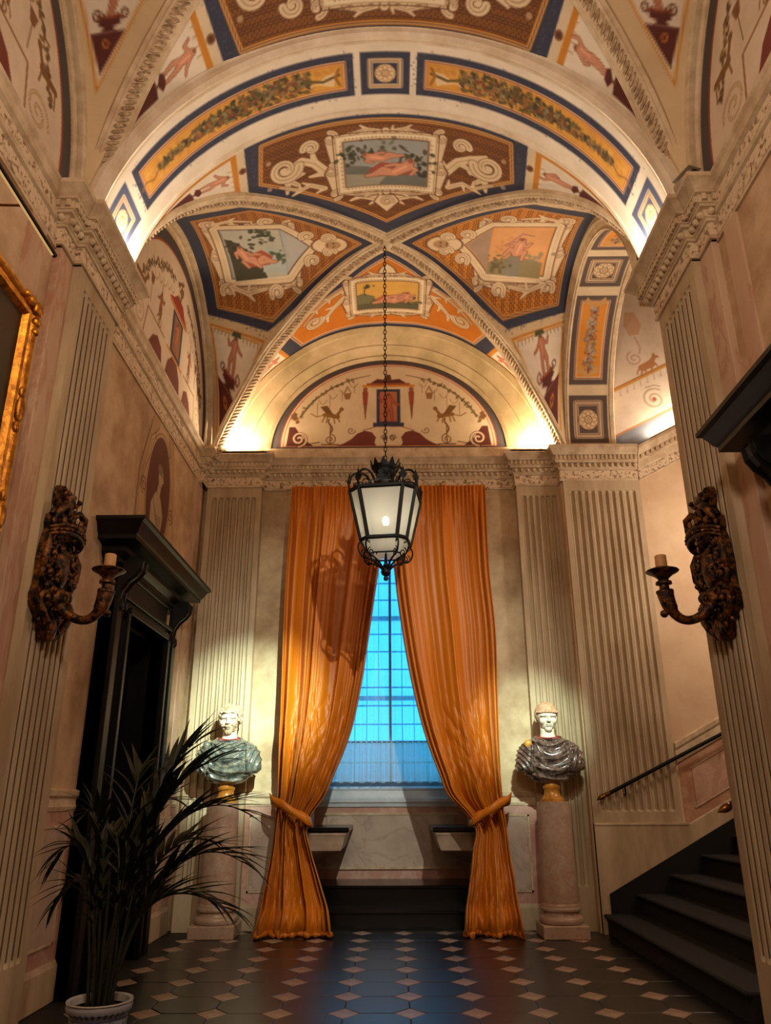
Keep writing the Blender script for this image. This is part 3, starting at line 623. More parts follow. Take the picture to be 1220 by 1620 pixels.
def rosette(cv, x, y, r, light=CREAM, dark=(.35, .22, .13)):
    cv.disc(x, y, r, dark); cv.disc(x, y, r*.94, light)
    for k in range(8):
        a = k*PI/4; cv.ell(x+r*.62*math.cos(a), y+r*.62*math.sin(a), r*.28, r*.22, (.66, .48, .28), 1, a); cv.ell(x+r*.60*math.cos(a), y+r*.60*math.sin(a), r*.22, r*.16, light, 1, a)
    cv.disc(x, y, r*.38, dark); cv.disc(x, y, r*.32, light); cv.disc(x, y, r*.18, (.60, .40, .22)); cv.disc(x, y, r*.10, light)
def coffer(cv, x0, x1, y0, y1, col, rid=6):
    R4 = lambda m: [(x0+m, y0+m), (x1-m, y0+m), (x1-m, y1-m), (x0+m, y1-m)]
    cv.poly(R4(0), col, rid=rid); w = min(x1-x0, y1-y0); cv.line(R4(w*.20), .05, CREAM, True); cv.line(R4(w*.20), .03, (.50, .36, .26), True); cv.line(R4(w*.20), .014, CREAM, True); rosette(cv, (x0+x1)/2, (y0+y1)/2, w*.225)
def garland(cv, t, L, w0, w1, seed, n=420, cols=None):
    rg = random.Random(seed); cols = cols or [(.26, .27, .15), (.33, .32, .18), (.40, .36, .20), (.22, .20, .14), (.52, .40, .22), (.46, .28, .18), (.55, .50, .38)]
    for i in range(n):
        u = rg.random(); w = (w0+(w1-w0)*u)*(.55+.45*math.sin(PI*min(1, u*1.15+.1))); x = u*L; y = max(-.46, min(.46, rg.gauss(0, .30)))*w; c = rg.choice(cols)
        cv.ell(*t(x, y), rg.uniform(.014, .036), rg.uniform(.010, .018), c, .9, rg.uniform(0, 3))
        if rg.random() < .22: cv.disc(*t(x, y*.6), rg.uniform(.012, .026), rg.choice([(.60, .40, .20), (.52, .26, .18), (.66, .55, .30)]))
def paint_arch(cv):
    a, b = 5.205, 5.665
    coffer(cv, -.235, .235, a, b, NAVY)
    for s_ in (-1, 1):
        coffer(cv, min(s_*2.86, s_*3.33), max(s_*2.86, s_*3.33), a, b, (.30, .33, .44))
        x0, x1 = s_*.30, s_*2.75; R4 = lambda m: [(x0+s_*m, a+m), (x1-s_*m, a+m), (x1-s_*m, b-m), (x0+s_*m, b-m)]
        cv.poly(R4(0), NAVY, rid=5); navydots(cv, R4(.03), 5); cv.poly(R4(.075), OCHRE, rid=6); cv.line(R4(.085), .028, CREAM, True); cv.line(R4(.085), .009, RUST, True); cv.poly(R4(.115), (.84, .62, .26))
        rg = random.Random(8)
        for _ in range(220): cv.ell(x0+(x1-x0)*rg.uniform(.07, .95), rg.uniform(a+.14, b-.14), .04, .02, rg.choice([(.78, .52, .20), (.86, .68, .34), (.74, .50, .24)]), .35, rg.uniform(0, 3))
        m = (a+b)/2; t = T(x0+s_*.42, m, s_, 0, 0, 1); cv.poly(T(x0+s_*.16, m, s_, 0, 0, 1).pts([(0, -.05), (.10, -.03), (.3, .09), (.3, .02), (.04, .1)]), WHITE, .7)
        garland(cv, t, 1.72, .29, .10, 11, 620); cv.line(t.pts([(1.7, 0), (1.82, .05), (1.92, .0), (2.0, .03)]), .016, (.56, .40, .16)); cv.line(t.pts([(0, 0), (-.12, .03), (-.28, -.02)]), .03, (.42, .34, .18))
        cv.line(t.pts([(-.28, -.08), (-.24, 0), (-.28, .09)]), .03, (.62, .42, .14))
    return cv
def vine(cv, P, w, col): cv.line(P, w, col)
def lunette_back(cv, hw, top):
    """grotesque lunette on the end wall, x centred, z from 0 at the sill"""
    n = 40; arc = [(hw*math.cos(PI*k/n), .06+(top-.06)*math.sin(PI*k/n)) for k in range(n+1)]
    cv.poly(arc+[(-hw, 0), (hw, 0)], SLATE, rid=5); k2 = lambda k, d: [(x*k, y*k+d) for x, y in arc]
    cv.poly(k2(.925, .045), (.64, .26, .16), rid=7); cv.poly(k2(.915, .05), CREAM); cv.poly(k2(.90, .055), (.62, .26, .16)); cv.poly(k2(.893, .058), (.86, .78, .64))
    W, H = hw*.89, top*.89; z0 = .115
    for s_ in (-1, 1):
        cv.poly([(s_*W*.98, z0), (s_*W*.72, z0), (s_*W*.82, z0+.12), (s_*W*.90, z0+.30), (s_*W*.955, z0+.30)], MAROON)
        cv.line([(s_*x, z) for x, z in spiral2(W*.86, z0+.11, .12, .02, -PI/2, -1.6, 26)], [.05-.0013*i for i in range(26)], BROWN); cv.line([(s_*x, z) for x, z in spiral2(W*.86, z0+.11, .12, .02, -PI/2, -1.6, 26)], .026, CREAM); cv.line([(s_*W*.77, z0+.03), (s_*W*.66, z0+.06)], .012, BROWN)
        cv.poly([(s_*x, z) for x, z in [(W*.12, z0), (W*.50, z0), (W*.43, z0+.035), (W*.36, z0+.10), (W*.30, z0+.19), (W*.23, z0+.235), (W*.16, z0+.21), (W*.12, z0+.13), (W*.135, z0+.05)]], (.44, .19, .14))
        cv.line([(s_*x, z) for x, z in spiral2(W*.36, z0+.24, .06, .01, PI, 1.2, 16)], .010, LINE); cv.line([(s_*W*.24, z0+.24), (s_*W*.12, z0+.30), (s_*W*.02, z0+.30)], .012, RUST)
        # stem with griffin
        cv.line([(s_*W*.56, z0+.02), (s_*W*.56, z0+.34)], .018, (.55, .38, .20)); cv.line([(s_*x, z) for x, z in spiral2(W*.56, z0+.10, .085, .015, PI/2, 1.6, 22)], .016, (.50, .36, .20)); cv.line([(s_*W*.48, z0+.02), (s_*W*.64, z0+.02)], .014, BROWN)
        cv.line([(s_*W*.56+.03*math.sin(z*25), z0+.2+z) for z in np.linspace(0, .22, 9)], .022, (.44, .30, .16))
        gx = s_*W*.56; gz = z0+.46; gc = (.55, .38, .16)
        cv.line([(gx-s_*.10, gz), (gx+s_*.09, gz+.03)], [.07, .055], gc); cv.line([(gx-s_*.08, gz), (gx-s_*.14, gz+.10)], [.05, .035], gc); cv.disc(gx-s_*.155, gz+.12, .032, gc); cv.poly([(gx-s_*.05, gz+.02), (gx+s_*.05, gz+.18), (gx+s_*.15, gz+.16), (gx+s_*.06, gz+.04)], (.46, .32, .14))
        for dx, dy in ((-.13, -.08), (-.06, -.10), (.06, -.09), (.12, -.08)): cv.line([(gx+s_*dx*.7, gz), (gx+s_*dx, gz+dy)], .018, gc)
        cv.line([(gx+s_*.09, gz+.03), (gx+s_*.20, gz+.0), (gx+s_*.28, gz+.05)], .014, gc)
        # herm, basket, garland
        hx = s_*W*.225; cv.line([(hx, z0+.42), (hx, z0+.66)], [.012, .05], (.50, .30, .18)); cv.line([(hx, z0+.66), (hx, z0+.84)], [.06, .085], RUST); cv.disc(hx, z0+.90, .035, SKIND); cv.line([(hx-.05, z0+.95), (hx+.05, z0+.95)], .016, OCHRE)
        cv.poly([(s_*W*.40-.055, z0+.84), (s_*W*.40+.055, z0+.84), (s_*W*.40+.035, z0+.74), (s_*W*.40-.035, z0+.74)], (.58, .42, .24)); cv.line([(s_*W*.40-.05, z0+.84), (s_*W*.40, z0+.95), (s_*W*.40+.05, z0+.84)], .009, LINE)
        G = [(s_*W*.93*math.cos(a), .1+(top*.93-.1)*.90*math.sin(a)) for a in np.linspace(.42, 1.38, 16)]
        cv.line(G, [.030-.0012*i for i in range(16)], (.46, .38, .24)); rg = random.Random(4)
        for x, z in G[:13]:
            for _ in range(5): cv.ell(x+rg.gauss(0, .014), z+rg.gauss(0, .014), .020, .011, rg.choice([(.40, .33, .20), (.52, .44, .28)]), 1, rg.uniform(0, 3))
        for k in range(4): cv.line([(s_*W*(.30+.1*k)+s_*x*.08*W, z0+1.0-.09*k-.07*(1-(2*x-1)**2)) for x in np.linspace(0, 1, 8)], .008, (.62, .50, .36)); cv.line([(s_*W*(.33+.12*k), z0+.98-.1*k), (s_*W*(.33+.12*k), z0+.84-.12*k)], .010, (.60, .48, .34))
        rg = random.Random(9)
        for _ in range(16): cv.ell(s_*W*(.90+rg.gauss(0, .02)), z0+.36+rg.uniform(0, .16), .030, .018, rg.choice([(.48, .34, .20), (.58, .44, .26)]), 1, rg.uniform(0, 3))
    cv.poly([(-.22, z0+.30), (.22, z0+.30), (.22, z0+.36), (.17, z0+.36), (.17, z0+.90), (-.17, z0+.90), (-.17, z0+.36), (-.22, z0+.36)], NAVY, rid=6); cv.poly([(-.125, z0+.38), (.125, z0+.38), (.125, z0+.86), (-.125, z0+.86)], (.70, .42, .28)); figure(cv, T(0, z0+.39, 1, 0, 0, 1), 0, 0, .44, 0, skin=(.66, .34, .24), dark=(.48, .20, .14))
    cv.line([(-.36, z0+.955), (.36, z0+.955)], .036, OCHRE); cv.line([(-.30, z0+.985), (.30, z0+.985)], .03, RUST)
    cv.poly([(-.26, z0+1.0), (-.16, z0+1.07), (0, z0+1.05), (.16, z0+1.07), (.26, z0+1.0)], MAROON); cv.poly([(-.05, z0+1.05), (.05, z0+1.05), (.03, z0+1.14), (-.03, z0+1.14)], BROWN)
    for s_ in (-1, 1):
        for k in range(3): cv.line([(s_*x, z) for x, z in spiral2(.06+.0*k, z0+.12+.0*k, .05, .01, k, 1.2, 14)], .010, LINE)
    return cv
def lunette_side(cv, seed=3):
    """grotesques on a side lunette: x along the wall from its centre, z above the sill"""
    hw, top = 1.70, 1.86; n = 40; arc = [(hw*math.cos(PI*k/n), top*math.sin(PI*k/n)) for k in range(n+1)]
    cv.poly(arc, SLATE, rid=5); cv.poly([(x*.92, y*.92) for x, y in arc], RUST, rid=7); cv.poly([(x*.905, y*.905) for x, y in arc], (.84, .76, .66))
    cv.poly([(-.20, .45), (.20, .45), (.20, 1.02), (-.20, 1.02)], NAVY); cv.poly([(-.14, .5), (.14, .5), (.14, .98), (-.14, .98)], (.56, .40, .26)); figure(cv, T(0, .52, 1, 0, 0, 1), 0, 0, .42, 0, skin=(.70, .42, .28), dark=(.44, .24, .16))
    cv.poly([(-.34, 1.04), (.34, 1.04), (.34, 1.10), (.22, 1.16), (.12, 1.26), (-.12, 1.26), (-.22, 1.16), (-.34, 1.10)], (.58, .20, .12)); cv.line([(-.36, 1.07), (.36, 1.07)], .03, OCHRE); cv.line([(-.3, .44), (.3, .44)], .035, OCHRE)
    cv.poly([(-.30, .06), (.30, .06), (.24, .28), (.1, .42), (-.1, .42), (-.24, .28)], (.46, .22, .17))
    rg = random.Random(seed)
    for s_ in (-1, 1):
        cv.poly([(s_*x, z) for x, z in [(.40, .05), (1.0, .05), (.85, .10), (.74, .26), (.60, .34), (.46, .28)]], (.46, .21, .16))
        cv.line([(s_*.40, .46), (s_*.95, .46), (s_*1.02, .06)], .022, (.56, .40, .22)); cv.line([(s_*x, z) for x, z in spiral2(1.16, .25, .16, .02, 0, 1.7, 28)], .024, (.56, .42, .24)); cv.line([(s_*x, z) for x, z in spiral2(1.16, .25, .16, .02, 0, 1.7, 28)], .012, CREAM)
        cv.line([(s_*.60, .48), (s_*.60, 1.02)], [.02, .014], (.48, .32, .18)); figure(cv, T(s_*.60, .58, 1, 0, 0, 1), 0, 0, .32, 0, skin=(.58, .36, .20), dark=(.40, .22, .12), flip=s_)
        cv.line([(s_*x, z) for x, z in spiral2(.60, .52, .09, .02, 0, 1.4, 20)], .014, (.50, .34, .2))
        G = [(s_*1.36*math.cos(a), 1.42*math.sin(a)) for a in np.linspace(.35, 1.35, 18)]
        for x, z in G:
            for _ in range(5): cv.ell(x+rg.gauss(0, .025), z+rg.gauss(0, .025), .030, .016, rg.choice([(.44, .34, .20), (.54, .40, .24), (.36, .26, .16)]), 1, rg.uniform(0, 3))
        cv.poly([(s_*.85, .90), (s_*.97, .90), (s_*.94, .78), (s_*.88, .78)], (.5, .34, .2)); cv.line([(s_*.91, .78), (s_*.91, .55)], .012, (.5, .36, .24))
        for k in range(5): cv.line([(s_*(.25+.13*k)+s_*x*.11, 1.22-.06*k-.07*(1-(2*x-1)**2)) for x in np.linspace(0, 1, 8)], .010, (.58, .46, .32))
        gx, gz, gc = s_*1.22, .62, (.50, .34, .18); cv.line([(gx-s_*.10, gz), (gx+s_*.10, gz+.02)], [.08, .06], gc); cv.line([(gx-s_*.09, gz), (gx-s_*.17, gz+.12)], [.05, .04], gc); cv.disc(gx-s_*.18, gz+.14, .035, gc)
        for dx in (-.1, .1): cv.line([(gx+dx, gz), (gx+dx*1.2, gz-.13)], .02, gc)
    cv.line([(0, 1.28), (0, 1.55)], [.05, .02], (.42, .28, .14)); 
    for k in range(20): cv.ell(rg.gauss(0, .07), 1.42+rg.gauss(0, .07), .035, .018, rg.choice([(.44, .32, .16), (.56, .38, .14), (.40, .30, .20)]), 1, rg.uniform(0, 3))
    return cv
# ---------------------------------------------------------------- vault geometry: arch, ruled groin cells, ribs
R0=2.42; ZC=5.466; ZS=5.85; HW=2.54
YA0,YA1=5.03,5.86; YB=7.9; YE=9.55
def cub(x,xs,ys):
    xs=np.asarray(xs,float);ys=np.asarray(ys,float)
    d=np.gradient(ys,xs); i=np.clip(np.searchsorted(xs,x)-1,0,len(xs)-2); h=xs[i+1]-xs[i]; t=(x-xs[i])/h
    return (2*t**3-3*t**2+1)*ys[i]+(t**3-2*t**2+t)*h*d[i]+(-2*t**3+3*t**2)*ys[i+1]+(t**3-t**2)*h*d[i+1]
FX=[0,.2,.54,.91,1.27,1.6,1.88,2.13,2.3,2.39,2.45]; FZ=[7.95,7.94,7.88,7.77,7.61,7.41,7.14,6.79,6.43,6.18,5.8]
BX=[0,.21,.54,.91,1.28,1.67,1.92,2.25,2.45]; BZ=[7.95,7.94,7.85,7.66,7.36,6.99,6.61,6.04,5.6]
EX=[0,.49,1.0,1.45,1.8,2.07,2.30,2.45]; EZ=[7.84,7.79,7.61,7.30,6.95,6.53,6.0,5.6]
archz=lambda x: ZC+np.sqrt(np.maximum(R0**2-x*x,0))
zF=lambda x: cub(np.abs(x),FX,FZ)
zB=lambda x: cub(np.abs(x),BX,BZ)
zE=lambda x: cub(np.abs(x),EX,EZ)
CXF,CXB=2.42,2.38; YCB=9.56
yF=lambda x: YB-(YB-YA1)*np.abs(x)/CXF
yB=lambda x: YB+(YCB-YB)*np.abs(x)/CXB
def wallz(Y): return 5.9+1.92*np.sqrt(np.maximum(1-((Y-YWC)/np.where(Y<YWC,1.95,1.70))**2,0.0))
XW=2.45; YWC=7.95
# p,q -> xyz
def s_arch(p,q): return np.stack([R0*np.sin(p/R0),q,ZC+R0*np.cos(p/R0)],-1)
def s_front(p,q):
    x=R0*np.sin(p/R0); y=q; yr=yF(x); w=np.clip((y-YA1)/np.maximum(yr-YA1,1e-3),0,1)
    return np.stack([x,y,archz(x)*(1-w)+zF(x)*w],-1)
def s_back(p,q):
    x=R0*np.sin(p/R0); y=q; yr=yB(x); w=np.clip((YE-y)/np.maximum(YE-yr,1e-3),0,1)
    return np.stack([x,y,zE(x)*(1-w)+zB(x)*w],-1)
RY=2.1
def xrib(y):
    return np.where(y<YB,(YB-y)/(YB-YA1)*CXF,(y-YB)/(YCB-YB)*CXB)
def s_side(p,q):   # left = negative x handled by caller
    y=YB+RY*np.sin(p/RY); xr=xrib(y); w=np.clip((XW-q)/np.maximum(XW-xr,1e-3),0,1)
    zr=np.where(y<YB,zF(xr),zB(xr)); return np.stack([-q,y,wallz(y)*(1-w)+zr*w],-1)
RID = {2: 'painted_scene', 3: 'strapwork', 4: 'grotesque_panel', 5: 'navy_border', 6: 'painted_panel', 7: 'painted_border'}
def painted(name, cv, fn, ok, parent, split=True, m=None):
    P, Q = np.meshgrid(cv.xs, cv.ys); X = fn(P, Q); k = ok(P, Q)
    fm = k[:-1, :-1] & k[1:, :-1] & k[:-1, 1:] & k[1:, 1:]
    idx = np.arange(P.size).reshape(P.shape); F = np.stack([idx[:-1, :-1], idx[:-1, 1:], idx[1:, 1:], idx[1:, :-1]], -1)
    C = cv.C.reshape(-1, 3); V = X.reshape(-1, 3); Rg = cv.R[:-1, :-1]
    def mk(nm, msk, par):
        f = F[msk]
        if len(f) < 20: return None
        return link(nm, npmesh(nm, V, f, True, C), par, m or paint)
    root = mk(name, fm & ((Rg == 0) | (not split)), parent)
    if split:
        for r, nm in RID.items(): mk(nm, fm & (Rg == r), root)
    return root
archm = mat('arch_plaster', (.90, .84, .75), (.80, .72, .60), scale=4, rough=.8, bump=.05)
ce = empty('ceiling', (0, 0, 0), label='frescoed groin vault with rope ribs, painted panels and transverse arch', cat='ceiling', **S)
H1 = .0125
allok = lambda p, q: np.ones(p.shape, bool)
mir = lambda q: YA0-(q-YA1)             # near bay mirrored about the transverse arch
painted('transverse_arch', paint_arch(Cv(-3.72, 3.72, YA0, YA1, H1, WHITE)), s_arch, allok, ce)
okF = lambda p, q: q <= yF(R0*np.sin(p/R0))+.02
cvF = paint_long(Cv(-3.6, 3.6, YA1, YB+.02, H1, (.86, .78, .66)), 1)
painted('vault_cell', cvF, s_front, okF, ce)
def s_near(p, q): X = s_front(p, q); X[..., 1] = mir(X[..., 1]); return X
cvN = paint_long(Cv(-3.6, 3.6, YA1, YB+.02, H1, (.86, .78, .66)), 7, near=True)
painted('vault_cell', cvN, s_near, okF, ce)
okB = lambda p, q: q >= yB(R0*np.sin(p/R0))-.02
painted('vault_cell', paint_back(Cv(-3.4, 3.4, YB-.02, YE, H1, (.86, .78, .66))), s_back, okB, ce)
okS = lambda p, q: (q >= xrib(YB+RY*np.sin(p/RY))-.02)
for sg, kind, sd in ((-1, 2, 4), (1, 1, 6)):
    def s_s(p, q, sg=sg): X = s_side(p, q); X[..., 0] *= -sg; return X
    cvS = paint_side(Cv(-2.82, 1.95, -.02, XW, H1, (.84, .74, .58)), sg, kind, seed=sd); painted('vault_cell', cvS, s_s, okS, ce)
    def s_n(p, q, sg=sg): X = s_side(p, q); X[..., 0] *= -sg; X[..., 1] = mir(X[..., 1]); return X
    cvS = paint_side(Cv(-2.82, 1.95, -.02, XW, .016, (.84, .74, .58)), sg, kind, seed=sd+1); painted('vault_cell', cvS, s_n, okS, ce)
# rest of the near bay, out of view: plain cell towards the viewer
def s_far(p, q): X = s_front(p, q); X[..., 1] = 2*mir(YB)-mir(X[..., 1]); return X
painted('vault_cell', Cv(-3.6, 3.6, YA1, YB+.02, .06, (.86, .78, .66)), s_far, okF, ce, split=False)
# ---------------------------------------------------------------- ribs: moulded bands with a carved rope
def rib(pts, w=.105, parent=ce, axis=(0, 7.9, 5.6)):
    P = [Vector(p) for p in pts]; b = MB(); rp = MB(); prof = [(-w, -.03), (-w, .018), (-w*.72, .024), (-w*.66, .036), (w*.66, .036), (w*.72, .024), (w, .018), (w, -.03)]; vs = []; m = len(prof); acc = 0.0; nxt = .03
    for i, p in enumerate(P):
        t = (P[min(i+1, len(P)-1)]-P[max(i-1, 0)]).normalized(); n = Vector(axis)-p; n = (n-t*n.dot(t)).normalized(); s_ = t.cross(n)
        vs += [p+s_*a+n*c for a, c in prof]
        if i:
            L = (p-P[i-1]).length
            while nxt < acc+L:
                c = P[i-1].lerp(p, (nxt-acc)/L)+n*.036; a = (s_*.8+t*.62).normalized(); e = n.cross(a)
                M = Matrix(((a.x, e.x, n.x, c.x), (a.y, e.y, n.y, c.y), (a.z, e.z, n.z, c.z), (0, 0, 0, 1)))
                rp.ell((0, 0, 0), (w*.62, .020, .016), n=7, m=5); k = 7*5
                for j in range(len(rp.v)-k, len(rp.v)): rp.v[j] = tuple(M @ Vector(rp.v[j]))
                nxt += .052
            acc += L
    b.add(vs, [(i*m+k, i*m+k+1, (i+1)*m+k+1, (i+1)*m+k) for i in range(len(P)-1) for k in range(m-1)])
    o = b.obj('rib', ribm, parent, sm=40); rp.obj('rope_moulding', ropem, o, kind='stuff', sm=80); return o
ts = np.linspace(0, 1, 70)
for sg in (-1, 1):
    xf = 2.44*np.sin(ts*PI/2); F_ = [(sg*x, float(yF(x)), float(zF(x))) for x in xf]; F_[-1] = (sg*2.45, 5.87, 5.8)
    xb = 2.38*np.sin(ts*PI/2); B_ = [(sg*x, float(yB(x)), float(zB(x))) for x in xb]
    rib(F_); rib(B_); rib([(x, mir(y), z) for x, y, z in F_], axis=(0, 2.99, 5.6))
MB().lathe([(0, .05), (.13, .05), (.15, .02), (.11, -.01), (.08, -.03), (.05, -.05), (0, -.055)], (0, 7.9, 7.94), n=24).obj('boss', ribm, ce, sm=40)
# arch edge mouldings
def arcstrip(fn, prof, name, m, parent=ce):
    """fn(t)->point and inward normal; prof (along axis y, inward)"""
    vs = []; k = len(prof); ns = 90
    for i in range(ns):
        p, n, ax = fn(i/(ns-1)); vs += [p+ax*a+n*c for a, c in prof]
    b = MB().add(vs, [(i*k+j, i*k+j+1, (i+1)*k+j+1, (i+1)*k+j) for i in range(ns-1) for j in range(k-1)]); return b.obj(name, m, parent, sm=40)
def tarch(y0):
    def f(t):
        a = (t-.5)*2.82; p = Vector((R0*math.sin(a), y0, ZC+R0*math.cos(a))); n = Vector((-math.sin(a), 0, -math.cos(a))); return p, n, Vector((0, 1, 0))
    return f
arcstrip(tarch(YA0), [(-.10, -.06), (-.10, -.01), (-.06, .0), (-.045, .03), (.0, .045), (.035, .03), (.05, .004), (.09, .004), (.10, -.01)], 'arch_moulding', archm)
arcstrip(tarch(YA1), [(-.03, -.005), (-.02, .012), (.01, .014), (.02, -.02)], 'arch_moulding', archm)
# ---------------------------------------------------------------- end wall lunette with its splayed arch
def flat(X0, Z0, y): return lambda p, q: np.stack([p+X0, np.full_like(p, y), q+Z0], -1)
LH, LT = 1.66, 1.50
def oklun(hw, top): return lambda p, q: (p/hw)**2+(q/top)**2 <= 1.0
painted('lunette', lunette_back(Cv(-1.70, 1.70, 0, 1.55, .011, TAN), 1.66, 1.50), flat(0, 5.95, 9.86), allok, wb)
MB().box(-2.6, 2.6, 9.87, 10.1, 5.80, 8.4).obj('wall_upper', plaster_pale, wb)
n = 60
inn = []; out = []
for i in range(n+1):
    a = PI*i/n; inn.append((LH*math.cos(a), 9.86, 5.95+LT*math.sin(a))); out.append((2.36*math.cos(a), 9.55, max(5.84, float(zE(2.36*math.cos(a)))) if 0 < i < n else 5.84))
def bandmesh():
    rows = []
    for k, (f, d) in enumerate(((0, 0), (.0, .02), (.10, .02), (.12, -.005), (.36, .0), (.38, .014), (.42, .014), (.44, .0), (.80, .0), (.82, .02), (.97, .02), (1, 0))):
        rows.append([Vector(a).lerp(Vector(b), f)+Vector((0, -d, 0)) for a, b in zip(inn, out)])
    return gridmesh(np.array([[tuple(v) for v in r] for r in rows]), 'band')
link('lunette_arch', smooth(bandmesh(), 35), wb, mat('ochre_plaster', (.86, .77, .60), (.68, .60, .42), scale=2.0, rough=.75, bump=.1))
MB().box(-2.5, -1.66, 9.56, 9.87, 5.83, 5.86).box(1.66, 2.5, 9.56, 9.87, 5.83, 5.86).box(-1.7, 1.7, 9.7, 9.9, 5.84, 5.955).obj('ledge', cstone, wb)
# ---------------------------------------------------------------- left lunettes (far and near bay), near right lunette
def wallf(X, Yc, sgn, ka=1.0, kb=1.0): return lambda p, q: np.stack([np.full_like(p, X), Yc+np.where(p*sgn < 0, p*ka, p*kb)*sgn, 5.86+q], -1)
oke = oklun(1.74, 1.92)
cvL = lunette_side(Cv(-1.76, 1.76, 0, 1.92, .0125, (.80, .70, .55)))
painted('lunette', cvL, wallf(-2.535, YWC, 1, 1.12, .97), allok, wl)
painted('lunette', cvL, wallf(-2.535, 2.94, 1, .97, 1.12), allok, wl); painted('lunette', cvL, wallf(2.535, 2.94, -1, .97, 1.12), allok, wr)
MB().box(-2.9, -2.545, -1.6, 9.9, 5.8, 8.3).obj('wall_upper', plaster_tan, wl); MB().box(2.545, 2.9, -1.6, 5.4, 5.8, 8.3).obj('wall_upper', plaster_tan, wr)
def warch(X, Yc, sg, ka, kb):
    def g(t):
        a = PI*(1-t); y = math.cos(a)*(ka if math.cos(a) < 0 else kb); z = 5.9+1.90*math.sin(a); n = Vector((0, -math.cos(a)*1.9, -math.sin(a)*1.76)).normalized(); return Vector((X, Yc+y, z)), n, Vector((sg, 0, 0))
    return g
for X, sg, Yc, ka, kb, par in ((-2.55, 1, YWC, 1.94, 1.69, wl), (-2.55, 1, 2.94, 1.69, 1.94, wl), (2.55, -1, 2.94, 1.69, 1.94, wr)):
    arcstrip(warch(X, Yc, sg, ka, kb), [(0, .035), (.03, .04), (.05, .02), (.08, .03), (.105, .03), (.12, .0), (.12, -.12)], 'wall_arch', ribm, par)
# ---------------------------------------------------------------- right arch soffit over the stairs
SO = 1.64; SYC = 7.945
def s_soff(p, q): a = p/1.72; return np.stack([q, SYC+SO*np.sin(a), 5.86+1.84*np.cos(a)], -1)
def paint_soff(cv):
    BRN = (.36, .30, .28); x0, x1 = 2.49, 3.02
    for a, b_, k in ((1.98, 2.62, 0), (.62, 1.84, 1), (-.06, .48, 0), (-1.32, -.20, 1), (-2.0, -1.44, 0), (-2.62, -2.1, 0)):
        R4 = lambda m: [(a+m, x0+m), (b_-m, x0+m), (b_-m, x1-m), (a+m, x1-m)]
        if k == 0: 
            cv.poly(R4(0), BRN, rid=6); cv.line(R4(.10), .07, CREAM, True); cv.line(R4(.10), .05, (.52, .38, .28), True); cv.line(R4(.10), .02, CREAM, True); rosette(cv, (a+b_)/2, (x0+x1)/2, .14)
        else:
            cv.poly(R4(0), BRN, rid=5); cv.poly(R4(.07), CREAM, rid=6); cv.line(R4(.085), .012, RUST, True); cv.poly(R4(.105), (.86, .56, .16))
            t = T(b_-.14, (x0+x1)/2, -1, 0, 0, 1); garland(cv, t, b_-a-.3, .16, .16, 4, 260, [(.66, .60, .54), (.52, .48, .42), (.74, .66, .58), (.66, .44, .34), (.58, .42, .20)])
            for e in (0, b_-a-.28): cv.poly(t.pts([(e, 0), (e+.12, -.12), (e+.02, -.15), (e-.04, 0), (e+.02, .15), (e+.12, .12)]), (.80, .62, .36))
    return cv
painted('arch_soffit', paint_soff(Cv(-2.72, 2.72, 2.44, 3.08, .012, (.88, .80, .66))), s_soff, allok, ws)
def soarch(t):
    a = PI*(1-t); y, z = SO*math.cos(a), 1.84*math.sin(a); n = Vector((0, -math.cos(a)*1.84, -math.sin(a)*SO)).normalized(); return Vector((2.45, SYC+y, 5.86+z)), n, Vector((1, 0, 0))
arcstrip(soarch, [(-.06, -.25), (-.06, -.10), (-.03, -.09), (-.02, -.05), (.0, -.03), (.0, .0), (.02, .012), (.04, .0)], 'soffit_moulding', ribm, ws)
arcstrip(lambda t: (lambda r: (r[0]+Vector((.62, 0, 0)), r[1], r[2]))(soarch(t)), [(-.03, 0), (-.02, .015), (.03, .015), (.05, -.02), (.05, -.2)], 'soffit_moulding', ribm, ws)
